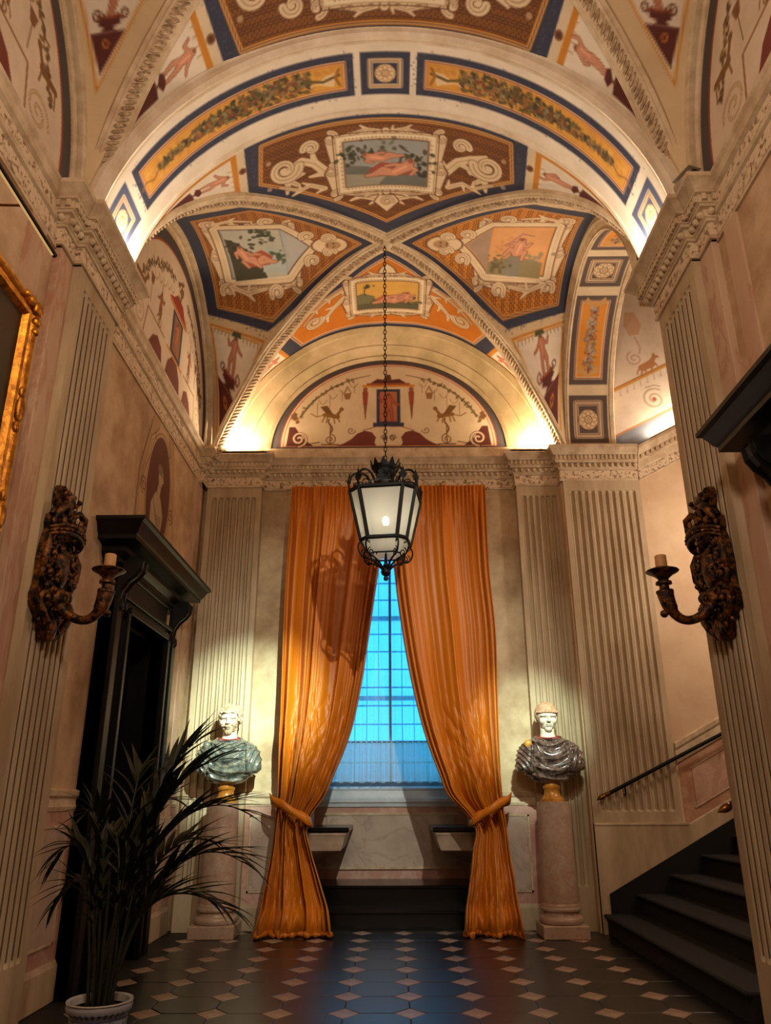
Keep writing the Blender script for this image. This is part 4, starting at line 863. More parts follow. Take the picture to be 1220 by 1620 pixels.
def paint_stair(cv):
    f = lambda x: .52*(x-3.05)
    L = [(x, f(x)+.16) for x in np.linspace(3.1, 6.3, 12)]; cv.poly([(3.05, -1), (6.4, -1), (6.4, f(6.4)+.16), (3.05, .16)], (.52, .54, .58), rid=5); cv.line(L, .03, (.80, .54, .34)); cv.line([(x, y+.03) for x, y in L], .012, WHITE)
    M_ = [(x, f(x)+.84) for x in np.linspace(3.1, 6.3, 12)]; cv.line(M_, .045, (.82, .60, .26)); cv.line([(x, y+.025) for x, y in M_], .01, (.62, .38, .2))
    for i in range(26): x = 3.16+.1*i; cv.line([(x, f(x)+.80), (x, f(x)+.73)], .012, (.78, .68, .62)); cv.disc(x, f(x)+.72, .014, (.78, .68, .62))
    for x in (3.72, 4.9, 6.0): cv.line([(px, py) for px, py in spiral2(x, f(x)+.42, .17, .02, 1, 1.8, 30)], .020, (.66, .58, .46)); cv.disc(x, f(x)+.42, .03, (.66, .36, .22)); cv.line([(x-.1, f(x)+.6), (x+.02, f(x)+.64), (x+.1, f(x)+.62)], .02, (.7, .62, .5))
    for x in (3.68, 4.9):
        z = f(x)+.86; c = (.72, .50, .32); r_ = lambda a, b_: (x+a*.62, z+b_*.62+a*SL*.4)
        cv.line([r_(-.12, .17), r_(.10, .20)], [.10, .12], c); cv.line([r_(.10, .22), r_(.20, .36)], [.09, .05], c); cv.line([r_(.19, .38), r_(.27, .33)], [.06, .035], c); cv.line([r_(.17, .40), r_(.19, .45)], .02, c)
        for a, e, k in ((-.13, -.15, .0), (-.08, -.04, .0), (.08, .10, .0), (.12, .24, .10)): cv.line([r_(a, .15), r_((a+e)/2+.02, .08+k), r_(e, k)], [.05, .03, .02], c)
        cv.line([r_(-.15, .18), r_(-.22, .12), r_(-.24, .04)], .02, c)
    cv.poly([(3.46, 2.2), (3.60, 2.2), (3.68, 1.98), (3.62, 1.82), (3.48, 1.80), (3.42, 1.98)], (.86, .70, .56)); cv.line([(px, py) for px, py in spiral2(3.52, 1.42, .12, .02, 2, 1.5, 24)], .014, (.76, .54, .46)); cv.line([(3.56, 1.78), (3.62, 1.6), (3.6, 1.5)], .014, (.76, .56, .46))
    return cv
painted('stair_fresco', paint_stair(Cv(3.0, 6.4, 0, 2.7, .016, (.90, .84, .76))), flat(0, 5.86, 9.592), allok, ws)
# ---------------------------------------------------------------- painted medallion over the door
def paint_med(cv):
    rg = random.Random(2); LN = (.42, .31, .21); pale = (.78, .66, .50)
    for k, c in ((1.0, LN), (.985, pale), (.93, LN), (.92, pale)):
        cv.poly([(k*x, k*y) for x, y in [(-.62, -.75), (-.66, -.2), (-.52, .25), (-.42, .55), (-.22, .72), (-.16, .95), (.16, .95), (.22, .72), (.42, .55), (.52, .25), (.66, -.2), (.62, -.75)]], c)
    cv.ell(0, .04, .455, .70, LN); cv.ell(0, .04, .445, .69, pale); cv.ell(0, .04, .415, .655, (.42, .24, .20)); 
    for s_ in (-1, 1):
        cv.line([(s_*x, y) for x, y in spiral2(.50, -.05, .10, .015, -PI/2, 1.7, 26)], .016, LN); cv.line([(s_*.40, .35), (s_*.52, .1), (s_*.60, -.1)], .012, LN); cv.line([(s_*x, y) for x, y in spiral2(.54, -.55, .09, .015, 0, 1.6, 24)], .016, LN); cv.line([(s_*.2, .75), (s_*.3, .62), (s_*.22, .56)], .012, LN)
    g = (.76, .68, .55); d = (.44, .36, .29)
    cv.poly([(-.22, -.42), (.20, -.44), (.24, -.15), (.10, .03), (-.10, .05), (-.24, -.12)], d); cv.poly([(-.20, -.42), (.18, -.44), (.22, -.16), (.09, .01), (-.09, .03), (-.22, -.13)], g)
    for k in range(6): cv.line([(-.17+.03*k, -.06-.04*k), (-.02+.02*k, -.22-.03*k), (.16, -.2-.03*k)], .010, d)
    cv.line([(0, .0), (.02, .14)], .11, g); cv.ell(.03, .25, .095, .125, d); cv.ell(.035, .245, .085, .115, g); cv.ell(.0, .32, .09, .06, (.56, .50, .40)); cv.line([(.10, .27), (.135, .22), (.11, .21)], .02, g); cv.disc(.08, .27, .012, d)
    cv.line([(-.05, -.42), (.05, -.56)], [.16, .1], g)
    return cv
painted('painted_medallion', paint_med(Cv(-.7, .7, -.75, .97, .010, (.72, .58, .42))), lambda p, q: np.stack([np.full_like(p, -2.534), 7.87+p, 4.52+q], -1), lambda p, q: (np.abs(p) < .67-.30*np.clip((q-.1)/.8, 0, 1)), wl)
# ---------------------------------------------------------------- cove lamps lying on the cornices
covem = emis('cove_strip', (1, .62, .30), 6)
def cove(name_label, a, b, power, up=(0, 0, 1), col=(1, .74, .48), group=None):
    a = Vector(a); b = Vector(b); L = (b-a).length; mid = (a+b)/2
    r = empty('cove_lamp', mid, 0, label=name_label, cat='lamp', group=group); r.rotation_euler = (b-a).to_track_quat('X', 'Z').to_euler()
    MB().box(-L/2, L/2, -.02, .02, -.015, .008).obj('tray', cstone, r); MB().box(-L/2+.01, L/2-.01, -.012, .012, .008, .013).obj('light_strip', covem, r)
    d = bpy.data.lights.new('cove_light', 'AREA'); d.shape = 'RECTANGLE'; d.size = L*.95; d.size_y = .03; d.energy = power; d.color = col
    o = bpy.data.objects.new('cove_light', d); COL.objects.link(o); o.location = mid+Vector((0, 0, .02))
    ax = (b-a).normalized(); up = Vector(up); up = up-ax*up.dot(ax); z = -up.normalized(); y = z.cross(ax); o.matrix_world = Matrix(((ax.x, y.x, z.x, mid.x), (ax.y, y.y, z.y, mid.y), (ax.z, y.z, z.z, mid.z+.02), (0, 0, 0, 1)))
CV = 40
for sg, nm in ((-1, 'left'), (1, 'right')):
    cove(f'thin warm light strip on the cornice at the {nm} end of the lunette', (sg*2.28, 9.63, 5.875), (sg*1.74, 9.63, 5.875), CV, (-sg*.25, -.35, 1))
    cove(f'thin warm light strip on the {nm} capital under the transverse arch', (sg*2.33, 5.40, 5.868), (sg*2.33, 5.82, 5.868), CV*.5, (-sg*.25, 0.0, 1), (1, .82, .64))
cove('thin warm light strip on the raking cornice of the staircase', (3.55, 9.50, 5.975), (5.4, 9.50, 5.975+1.85*SL), 30, (0, .0, 1), (1, .78, .56))

# ---------------------------------------------------------------- window 1
win = empty('window_1', (0, 11.2, 1.56), label='tall window with blue dusk light behind sheers', cat='window', **S)
wf = mat('window_paint', (.62, .66, .68), (.5, .54, .56), rough=.45)
def wbox(nm, x0, x1, y0, y1, z0, z1, m): return MB().box(x0, x1, y0, y1, z0-0, z1, b=.004).obj(nm, m, win)
for x in (-.95, .89): wbox('stile', x, x+.06, -.03, .05, 0, 3.36, wf)
wbox('mullion', -.02, .02, -.035, .05, 0, 3.36, wf)
for z in (.0, 1.15, 2.3, 3.3): wbox('rail', -.9, .9, -.03, .045, z, z+.06, wf)
gl = bpy.data.materials.new('window_glass'); gl.use_nodes = True; N = gl.node_tree.nodes; N.remove(N['Principled BSDF'])
a = N.new('ShaderNodeBsdfTransparent'); b_ = N.new('ShaderNodeBsdfGlossy'); b_.inputs['Roughness'].default_value = .05; mx = N.new('ShaderNodeMixShader'); mx.inputs[0].default_value = .004
gl.node_tree.links.new(a.outputs[0], mx.inputs[1]); gl.node_tree.links.new(b_.outputs[0], mx.inputs[2]); gl.node_tree.links.new(mx.outputs[0], N['Material Output'].inputs[0])
for x0, x1 in ((-.89, -.02), (.02, .89)):
    for z in (.06, 1.21, 2.36): MB().box(x0, x1, .0, .008, z, z+1.09).obj('pane', gl, win)
gr = empty('window_grille', (0, 11.42, 1.5), label='iron bar grille outside the window behind the sheers', cat='grille')
barm = mat('grille_iron', (.30, .36, .42), (.24, .30, .36), rough=.6)
for i in range(11): MB().box(-.85+.17*i-.006, -.85+.17*i+.006, -.009, .009, 0, 3.4).obj('bar', barm, gr)
for i in range(13): MB().box(-1, 1, -.012, .012, .12+.26*i-.01, .12+.26*i+.01).obj('crossbar', barm, gr)
def sheer(nm, col, tr, dif=.5):
    m = bpy.data.materials.new(nm); m.use_nodes = True; N = m.node_tree.nodes; L = m.node_tree.links; N.remove(N['Principled BSDF'])
    t = N.new('ShaderNodeBsdfTransparent'); l = N.new('ShaderNodeBsdfTranslucent'); d = N.new('ShaderNodeBsdfDiffuse'); a = N.new('ShaderNodeMixShader'); b = N.new('ShaderNodeMixShader')
    for n in (l, d): n.inputs[0].default_value = (*lin(col), 1)
    w = N.new('ShaderNodeTexNoise'); w.inputs['Scale'].default_value = 90; r = N.new('ShaderNodeMapRange'); r.inputs['To Min'].default_value = tr-.06; r.inputs['To Max'].default_value = tr+.06
    L.new(w.outputs['Fac'], r.inputs[0]); a.inputs[0].default_value = dif; L.new(l.outputs[0], a.inputs[1]); L.new(d.outputs[0], a.inputs[2])
    L.new(r.outputs[0], b.inputs[0]); L.new(a.outputs[0], b.inputs[1]); L.new(t.outputs[0], b.inputs[2]); L.new(b.outputs[0], N['Material Output'].inputs[0]); return m
sheerm = sheer('sheer_voile', (.90, .95, .97), .42, .2); cafem = sheer('cafe_linen', (.92, .88, .80), .16, .50)
def rip(x0, x1, z0, z1, y, n, amp, seed, m=40):
    rg = np.random.RandomState(seed); s_ = np.linspace(0, 1, n*9); z = np.linspace(0, 1, m); Sg, Z = np.meshgrid(s_, z)
    ph = np.cumsum(.6+rg.rand(len(s_))*.8); ph = ph/ph[-1]*n*2*PI
    W = np.sin(ph)[None, :]*(.55+.45*(1-Z))+.3*np.sin(ph*.43+1)[None, :]*(1-Z)
    return gridmesh(np.stack([x0+(x1-x0)*Sg, y-amp*W, z0+(z1-z0)*Z+.008*np.sin(ph*.5)[None, :]*(1-Z)], -1), 'rip')
for sg, nm in ((-1, 'left'), (1, 'right')):
    o = link('sheer_curtain', rip(min(sg*.015, sg*.96), max(sg*.015, sg*.96), 1.64, 4.75, 11.07, 9, .018, 5+sg), None, sheerm, label=f'translucent white sheer covering the {nm} half of the window', cat='curtain', group='sheers on the window')
    o = empty('cafe_curtain', (0, 0, 0), label=f'short gathered linen cafe curtain across the {nm} lower window', cat='curtain', group='cafe curtains on the window')
    link('fabric', rip(min(sg*.0, sg*.9), max(sg*.0, sg*.9), 1.605, 2.15, 11.0, 13, .024, 15+sg), o, cafem)
    MB().tube([(sg*.0, 11.0, 2.13), (sg*.95, 11.0, 2.13)], .006, 6).obj('rod', iron, o)

# ---------------------------------------------------------------- marble benches in the window bay
benchm = mat('bench_marble', (.74, .64, .54), (.60, .50, .42), scale=4, rough=.4)
for sg, nm in ((-1, 'left'), (1, 'right')):
    o = empty('window_bench', (sg*1.0, 10.5, .42), label=f'marble console with black top in the {nm} of the window bay', cat='bench')
    path = [(-1.0, -.52), (-.55, -.52), (-.55, .60)] if sg < 0 else [(.55, .60), (.55, -.52), (1.0, -.52)]
    V, F = sweep(path, [(-.42, .24), (-.24, .325), (-.12, .355), (-.05, .40), (-.012, .50), (.0, .56), (.015, .58), (.015, .605), (-.2, .605)])
    MB().add([(x-sg*1.0, y, z) for x, y, z in V], F).obj('console', benchm, o, sm=30)
    x0, x1 = (-1.0, -.50) if sg < 0 else (.50, 1.0)
    MB().box(x0-sg*1.0, x1-sg*1.0, -.56, .60, .605, .66, b=.012).obj('slab', blackstone, o)

# ---------------------------------------------------------------- orange silk curtains
silk = mat('orange_silk', (.78, .44, .030), (.73, .39, .026), scale=1.5, stretch=(2, 2, .3), rough=.46, bump=.12, bscale=12, **{'Sheen Weight': .2, 'Sheen Roughness': .4, 'Sheen Tint': (1, .6, .25, 1), 'Specular IOR Level': .4})
CL = dict(z=[5.32, 4.6, 4.18, 3.36, 2.7, 2.06, 1.68, 1.42, 1.24, 1.10, .85, .5, .16, .03],
          o=[1.296, 1.318, 1.328, 1.331, 1.321, 1.312, 1.311, 1.311, 1.318, 1.325, 1.345, 1.40, 1.455, 1.50], i=[.035, .06, .13, .248, .345, .492, .645, .765, .90, .955, .90, .775, .66, .645])
CR = dict(z=CL['z'], o=[1.291, 1.289, 1.292, 1.329, 1.315, 1.293, 1.289, 1.295, 1.31, 1.325, 1.35, 1.388, 1.42, 1.43], i=[.035, .04, .066, .162, .275, .434, .57, .68, .86, .96, .93, .87, .80, .79])
def curtain(sg, D, label, seed):
    root = empty('curtain', (sg*1.1, 9.55, 0), label=label, cat='curtain', group=None)
    rg = np.random.RandomState(seed); nu, nz = 230, 210
    z = np.concatenate([np.linspace(5.34, 5.16, 22)[:-1], np.linspace(5.16, .02, nz-21)]); s_ = np.linspace(0, 1, nu)
    zz = np.array(D['z'])[::-1]; xo = cub(z, zz, np.array(D['o'])[::-1]); xi = cub(z, zz, np.array(D['i'])[::-1])
    Sg, Z = np.meshgrid(s_, z); w = (xo-xi)[:, None]
    warp = np.interp(s_, np.linspace(0, 1, 9), np.sort(np.concatenate([[0], rg.rand(7)*.5+np.linspace(.06, .6, 7)*.75, [1]])))
    ph = 2*PI*6*warp; ph2 = 2*PI*24*s_+rg.rand()*3; ph3 = 2*PI*13*np.interp(s_, np.linspace(0, 1, 7), np.linspace(0, 1, 7)+np.concatenate([[0], rg.rand(5)*.08, [0]]))
    top = np.clip((Z-4.75)/.5, 0, 1); tie = np.exp(-((Z-1.2)/.34)**2); low = np.clip((1.1-Z)/1.1, 0, 1); mid = np.clip((Z-1.3)/2, 0, 1)
    A = .030+.028*(1-top)*(1-.4*mid)+.03*tie
    fold = 1.25*A*(np.sin(ph)[None]*(1-.75*top)+.10*np.sin(ph3+1.0*np.sin(Z*1.1))*(1-.4*top)+.18*np.sin(ph*1.7+2.4*np.sin(Z*.8+1)))+.016*top*np.sin(ph2)[None]+.016*tie*np.sin(ph2*.8)[None]
    # taffeta crinkles: slanting creases, stronger over the tie and in the puddle
    cr = np.zeros_like(Z)
    for k in range(34):
        a, b = rg.uniform(3, 16), rg.uniform(-12, 12); c = rg.uniform(0, 6.3); gz, gs = rg.choice([rg.uniform(1.3, 2.4), rg.uniform(.05, .9)]), rg.rand()
        cr += np.abs(np.sin(a*Sg*2+b*(Z-1.2)+c+.7*np.sin(Z*3+k)))**.6*np.exp(-((Z-gz)/.4)**2-((Sg-gs)/.24)**2)*rg.uniform(.5, 1)
    Y = -fold - .034*(cr-cr.mean())
    Y -= .13*np.exp(-((Z-1.62)/.34)**2)*np.clip(1-np.abs(Sg-.40)*1.8, 0, 1)            # slack hanging over the tie
    Y -= .16*low**2+.05*low*np.sin(ph*.6+1)[None]                                       # spread towards the floor
    X = xi[:, None]+(xo-xi)[:, None]*(Sg+.015*np.sin(ph*1.3+2)[None]*np.sin(PI*Sg))
    # puddle: last rows roll outwards on the floor
    pud = np.clip((.30-Z)/.30, 0, 1); Y -= .09*np.sin(pud*PI)*(1+.4*np.sin(ph*.8)[None]); Zf = np.maximum(Z+.05*pud*np.sin(ph3*.5+2)[None]*(1-pud)*2, .012+.02*(1+np.sin(ph*.9))[None]*pud)
    Zf = Zf-.0*Z; X2 = sg*X-sg*1.1
    me = gridmesh(np.stack([X2, Y, Zf], -1), 'drape'); o = link('drape', me, root, silk)
    md = o.modifiers.new('thick', 'SOLIDIFY'); md.thickness = .006
    # rolled hem at the floor
    hem = []
    for i in range(0, nu, 3): hem.append((X2[-1, i], Y[-1, i]-.02, max(.03, Zf[-1, i])))
    MB().tube(hem, [.024+.010*math.sin(i*.9) for i in range(len(hem))], 8, up=(0, 0, 1)).obj('hem', silk, root, sm=80)
    # tieback band, outer end high on the hook
    b = MB(); P = []; n = 48; hw = .055
    for i in range(n):
        a = 2*PI*i/n; c, s2 = math.cos(a), math.sin(a); x = 1.145+.245*c; zc = 1.275+.125*c-.02*s2; y = -.02-.17*(-s2 if s2 < 0 else -s2*.7)
        y = -.05+.175*s2 if s2 < 0 else -.05+.09*s2
        P.append((sg*x-sg*1.1, y-.02*abs(math.sin(3*a)), zc))
    vs = []
    for i, (x, y, zc) in enumerate(P):
        for k in (-1, 0, 1): vs.append((x+sg*k*.012, y-.008*(1-abs(k)), zc+k*hw*(1+.15*math.sin(i*.7))))
    F = [(i*3+k, ((i+1) % n)*3+k, ((i+1) % n)*3+k+1, i*3+k+1) for i in range(n) for k in range(2)]
    o = b.add(vs, F).obj('tieback', silk, root, sm=80); md = o.modifiers.new('thick', 'SOLIDIFY'); md.thickness = .012
    return root
curtain(-1, CL, 'tall orange silk curtain tied back left of the window', 3)
curtain(1, CR, 'tall orange silk curtain tied back right of the window, beside stairs', 8)
rd = empty('curtain_rod', (0, 9.655, 5.335), label='slim curtain rod under the end wall cornice', cat='rod')
MB().tube([(-1.34, 0, 0), (1.34, 0, 0)], .014, 10).obj('pole', cstone, rd)
for sg in (-1, 1):
    MB().lathe([(0, 0), (.022, .005), (.026, .03), (.014, .05), (.0, .07)], n=12, M=Matrix.Translation((sg*1.33, 0, 0)) @ Matrix.Rotation(sg*PI/2, 4, 'Y')).obj('finial', cstone, rd, sm=60)
    MB().tube([(sg*1.31, 0, 0), (sg*1.31, .19, 0)], .010, 8).obj('bracket', iron, rd)

# ---------------------------------------------------------------- lantern on its chain
la = empty('lantern', (-.03, 7.9, 3.56), R(-8), label='large wrought iron lantern with frosted panes hanging by a long chain', cat='lantern')
frost = bpy.data.materials.new('frosted_glass'); frost.use_nodes = True; N = frost.node_tree.nodes; L_ = frost.node_tree.links; N.remove(N['Principled BSDF'])
t_ = N.new('ShaderNodeBsdfTransparent'); l_ = N.new('ShaderNodeBsdfTranslucent'); d_ = N.new('ShaderNodeBsdfDiffuse'); m1 = N.new('ShaderNodeMixShader'); m2 = N.new('ShaderNodeMixShader')
l_.inputs[0].default_value = (.56, .57, .48, 1); d_.inputs[0].default_value = (.46, .43, .38, 1); m1.inputs[0].default_value = .55; m2.inputs[0].default_value = .22
L_.new(l_.outputs[0], m1.inputs[1]); L_.new(d_.outputs[0], m1.inputs[2]); L_.new(m1.outputs[0], m2.inputs[1]); L_.new(t_.outputs[0], m2.inputs[2]); L_.new(m2.outputs[0], N['Material Output'].inputs[0])
def octa(a, c, z):   # apothem a, chamfer half-width of the main faces c
    return [Vector(p) for p in ((-c, -a, z), (c, -a, z), (a, -c, z), (a, c, z), (c, a, z), (-c, a, z), (-a, c, z), (-a, -c, z))]
ZT, ZM, ZB = .955, .42, .275
O1, O2, O3 = octa(.355, .235, ZT), octa(.245, .155, ZM), octa(.165, .10, ZB)
for k in range(8):
    a, b = O1[k], O1[(k+1) % 8]; c, d = O2[k], O2[(k+1) % 8]
    MB().add([a, b, d, c], [(0, 1, 2, 3)]).obj('pane', frost, la)
    e, f = O3[k], O3[(k+1) % 8]; MB().add([c, d, f, e], [(0, 1, 2, 3)]).obj('pane', frost, la)
    MB().tube([a, c], .022, 6).obj('frame_bar', iron, la)
for O, r, nm in ((O1, .026, 'top_rim'), (O2, .024, 'lower_rim'), (O3, .010, 'base_rim')): MB().tube(O+[O[0]], r, 6, flat=.8).obj(nm, iron, la)
for k in range(8):
    p = O1[k]; d = Vector((p.x, p.y, 0)).normalized(); s2 = Vector((-d.y, d.x, 0)); z = Vector((0, 0, 1)); b = MB()
    q = lambda r, h: d*r+z*h
    b.tube(cat([q(.41, ZT), q(.44, ZT+.06), q(.41, ZT+.17), q(.33, ZT+.23), q(.23, ZT+.21), q(.15, ZT+.11), q(.10, ZT+.18), q(.09, ZT+.34)]), .013, 6)
    b.tube([q(.40, ZT)+0*z]+[q(.30+.07*x, ZT+.07+.07*y) for x, y in spiral2(0, 0, 1, .2, -.6, 1.3, 16)], .007, 5)
    b.obj('scroll', iron, la, sm=60)
    if k % 2 == 0:
        b = MB(); m_ = (O1[k]+O1[(k+1) % 8])/2; dd = Vector((m_.x, m_.y, 0)).normalized(); sd = Vector((-dd.y, dd.x, 0))
        b.tube([m_+sd*x*.16+z*(y*.07) for x, y in [(-1, .1), (-.7, .8), (0, 1.1), (.7, .8), (1, .1)]], .008, 5)
        b.prism([(-.03, 0), (.03, 0), (.045, .05), (.02, .06), (.03, .09), (0, .12), (-.03, .09), (-.02, .06), (-.045, .05)], -.006, .006, M=Matrix.Translation(m_+z*.07) @ Matrix.Rotation(math.atan2(dd.y, dd.x)+PI/2, 4, 'Z')); b.obj('leaf_crest', iron, la)
        for e in (k, (k+1) % 8):
            pp = O1[e]; de = Vector((pp.x, pp.y, 0)).normalized()
            MB().prism([(-.025, 0), (.025, 0), (.05, .05), (.02, .07), (.0, .13), (-.02, .07), (-.05, .05)], -.006, .006, M=Matrix.Translation(pp+de*.008+z*.07) @ Matrix.Rotation(math.atan2(de.y, de.x)+PI/2, 4, 'Z')).obj('leaf', iron, la)
    b = MB(); p = O2[k]; d = Vector((p.x, p.y, 0)).normalized(); qq = lambda r, h: d*r+z*h
    b.tube(cat([qq(.285, ZM), qq(.32, ZM-.08), qq(.28, ZM-.17), qq(.18, ZM-.20), qq(.10, ZM-.24), qq(.04, ZM-.30)]), .010, 6)
    b.tube([qq(.235+.055*x, ZM-.155+.055*y) for x, y in spiral2(0, 0, 1, .25, 1.2, -1.5, 18)], .006, 5); b.tube([qq(.27+.03*x, ZM-.03+.03*y) for x, y in spiral2(0, 0, 1, .25, 2.6, 1.3, 12)], .006, 5); b.obj('bottom_scroll', iron, la, sm=60)
cr = MB().lathe([(.12, 1.25), (.135, 1.26), (.155, 1.29), (.155, 1.31), (.13, 1.32), (.11, 1.33), (.09, 1.345), (.03, 1.36), (.02, 1.40)], n=24)
for k in range(10):
    a = 2*PI*k/10; M = Matrix.Rotation(a, 4, 'Z') @ Matrix.Translation((0, -.15, 1.30)) @ Matrix.Rotation(R(12), 4, 'X'); cr.prism([(-.035, 0), (.035, 0), (.022, .035), (0, .085), (-.022, .035)], -.006, .006, M=M)
cr.lathe([(.06, 1.12), (.10, 1.15), (.09, 1.19), (.11, 1.21), (.12, 1.25)], n=20); cr.obj('crown', iron, la, sm=40)
MB().lathe([(0, .0), (.02, .005), (.028, .03), (.018, .05), (.045, .07), (.055, .10), (.04, .13), (.02, .145), (.035, .165), (.02, .19), (.012, .30)], n=16).obj('finial', iron, la, sm=50)
MB().tube([(0, 0, ZB+.02), (0, 0, ZM+.14)], .008, 8).lathe([(.02, ZM+.13), (.028, ZM+.15), (.02, ZM+.2)], n=12).obj('candle_tube', mat('socket_brass', (.35, .28, .16), rough=.4), la)
MB().ell((0, 0, ZM+.25), (.036, .036, .055), 16, 12).obj('bulb', emis('bulb_glow', (1, .86, .62), 70), la, sm=80)
d = bpy.data.lights.new('lantern_bulb', 'POINT'); d.energy = 1.6; d.color = (1, .92, .74); d.shadow_soft_size = .05; o = bpy.data.objects.new('lantern_bulb', d); COL.objects.link(o); o.parent = la; o.location = (0, 0, ZM+.33)
ch = MB(); zc = 1.39; k = 0
while zc < 4.31:
    pts = [(.016*math.cos(a) if k % 2 == 0 else 0, .016*math.cos(a) if k % 2 else 0, zc+.033+.034*math.sin(a)) for a in np.linspace(0, 2*PI, 10)]; ch.tube(pts, .0055, 5, cap=False); zc += .055; k += 1
ch.obj('chain', iron, la, sm=60)

# ---------------------------------------------------------------- column pedestals
colm = mat('pedestal_marble', (.72, .62, .53), (.64, .53, .44), scale=9, rough=.38, vein=(.66, .44, .36), vscale=5, vw=.03)
siena = mat('siena_marble', (.80, .56, .22), (.70, .42, .12), scale=5, rough=.28, vein=(.52, .26, .12), vscale=6, vw=.03)
for x, y, lb in ((-1.925, 9.47, 'pinkish marble column pedestal half hidden by the palm'), (1.855, 9.42, 'pinkish marble column pedestal at the foot of the stairs')):
    p = empty('column_pedestal', (x, y, 0), label=lb, cat='pedestal')
    MB().box(-.245, .245, -.245, .245, 0, .13, b=.008).obj('plinth', colm, p)
    MB().lathe([(.20, .13), (.225, .135), (.238, .16), (.232, .19), (.215, .205), (.20, .21), (.19, .23), (.192, .25), (.212, .258), (.218, .275), (.212, .292), (.208, .296), (.208, .315), (.200, .33)], n=40).obj('base', colm, p, sm=40)
    MB().lathe([(.200, .33), (.198, .6), (.190, 1.0), (.180, 1.345), (.180, 1.365)], n=40).obj('shaft', colm, p, sm=40)

# ---------------------------------------------------------------- busts
def star(ells, nth=120, nph=90, k=14.0):
    th = np.linspace(0, 2*PI, nth, endpoint=False); ph = np.linspace(.02, PI-.02, nph); T_, P_ = np.meshgrid(th, ph)
    D = np.stack([np.sin(P_)*np.sin(T_), -np.sin(P_)*np.cos(T_), np.cos(P_)], -1); r = np.zeros(T_.shape)
    for c, a in ells:
        c = np.array(c); a = np.array(a); A = ((D/a)**2).sum(-1); B = (D*c/a**2).sum(-1); Cc = ((c/a)**2).sum()-1; di = B*B-A*Cc
        t = np.where(di > 0, (B+np.sqrt(np.maximum(di, 0)))/A, 0); r += np.maximum(t, 0)**k
    return D, r**(1/k)
def gauss(D, d, w): d = np.array(d, float); d /= np.linalg.norm(d); return np.exp(-((D-d)**2).sum(-1)/(w*w))
HEAD = [((0, .12, .22), (.70, .84, .76)), ((0, -.12, -.40), (.50, .58, .50)), ((0, -.46, -.74), (.24, .24, .20)), ((.27, -.62, .13), (.26, .17, .085)), ((-.27, -.62, .13), (.26, .17, .085)), ((.36, -.46, -.22), (.22, .26, .24)), ((-.36, -.46, -.22), (.22, .26, .24)),
        ((0, -.74, .0), (.085, .15, .22)), ((0, -.82, -.20), (.11, .16, .12)), ((.08, -.76, -.23), (.07, .12, .07)), ((-.08, -.76, -.23), (.07, .12, .07)), ((0, -.66, -.435), (.20, .12, .055)), ((0, -.655, -.53), (.16, .12, .055))]
def closed(D, r, sc, off=(0, 0, 0)):
    X = D*r[..., None]*sc; return gridmesh(X+np.array(off), 'star', closed_u=True)
def head_mesh(sc):
    D, r = star(HEAD, 160, 130)
    for s_ in (-1, 1):
        r -= .085*gauss(D, (s_*.30, -.80, .03), .16); r += .055*gauss(D, (s_*.29, -.80, .015), .075); r -= .02*gauss(D, (s_*.29, -.80, -.06), .05); r -= .03*gauss(D, (s_*.26, -.70, -.40), .12)
    r -= .035*gauss(D, (0, -.80, -.60), .05)
    for u in np.linspace(-.2, .2, 9): r -= .022*gauss(D, (u, -.78, -.585), .035)
    return closed(D, r, sc)
def hair_mesh(sc, curly, seed=1):
    D, r = star([((0, .12, .22), (.74, .88, .80))], 200, 110); rg = np.random.RandomState(seed)
    el = D[..., 2]; fr = -D[..., 1]
    if curly:
        b = np.zeros(el.shape)
        for _ in range(190):
            v = rg.normal(size=3); v /= np.linalg.norm(v); b = np.maximum(b, gauss(D, v, rg.uniform(.10, .15)))
        r = r+.17*b-.01; m = (el > .50) | ((fr < .35) & (el > -.30)) | ((np.abs(D[..., 0]) > .62) & (el > -.1) & (fr < .62))
    else:
        az = np.arctan2(D[..., 0], -D[..., 1]); r = r+.035+.030*np.cos(az*40+6*np.sin(el*5))*np.clip(1.15-el, .2, 1); r += .03*np.exp(-((el-.43)/.05)**2)*(fr > .2)*(1+.9*np.sign(np.cos(az*26))); m = (el > .40) | ((fr < .30) & (el > -.28))
    m = m[:-1, :]; return gridmesh(D*r[..., None]*sc, 'hair', closed_u=True, mask=m)
def beard_mesh(sc, seed=2):
    D, r = star(HEAD, 160, 130); rg = np.random.RandomState(seed); b = np.zeros(r.shape)
    for _ in range(150):
        v = np.array([rg.uniform(-.75, .75), -rg.uniform(.3, 1), rg.uniform(-1.3, -.2)]); v /= np.linalg.norm(v); b = np.maximum(b, gauss(D, v, rg.uniform(.06, .09)))
    r = r+.03+.075*b; el = D[..., 2]; fr = -D[..., 1]; ax = np.abs(D[..., 0])
    lip = (ax < .20) & (el > -.60) & (el < -.50) & (fr > .5)
    m = ((el < -.56) & (fr > .05)) | ((ax > .48) & (el < .0) & (fr > .12) & (fr < .82)) | ((ax < .30) & (el < -.38) & (el > -.50) & (fr > .6)) | ((ax > .30) & (el < -.42) & (fr > .3))
    return gridmesh(D*r[..., None]*sc, 'beard', closed_u=True, mask=(m & ~lip)[:-1])
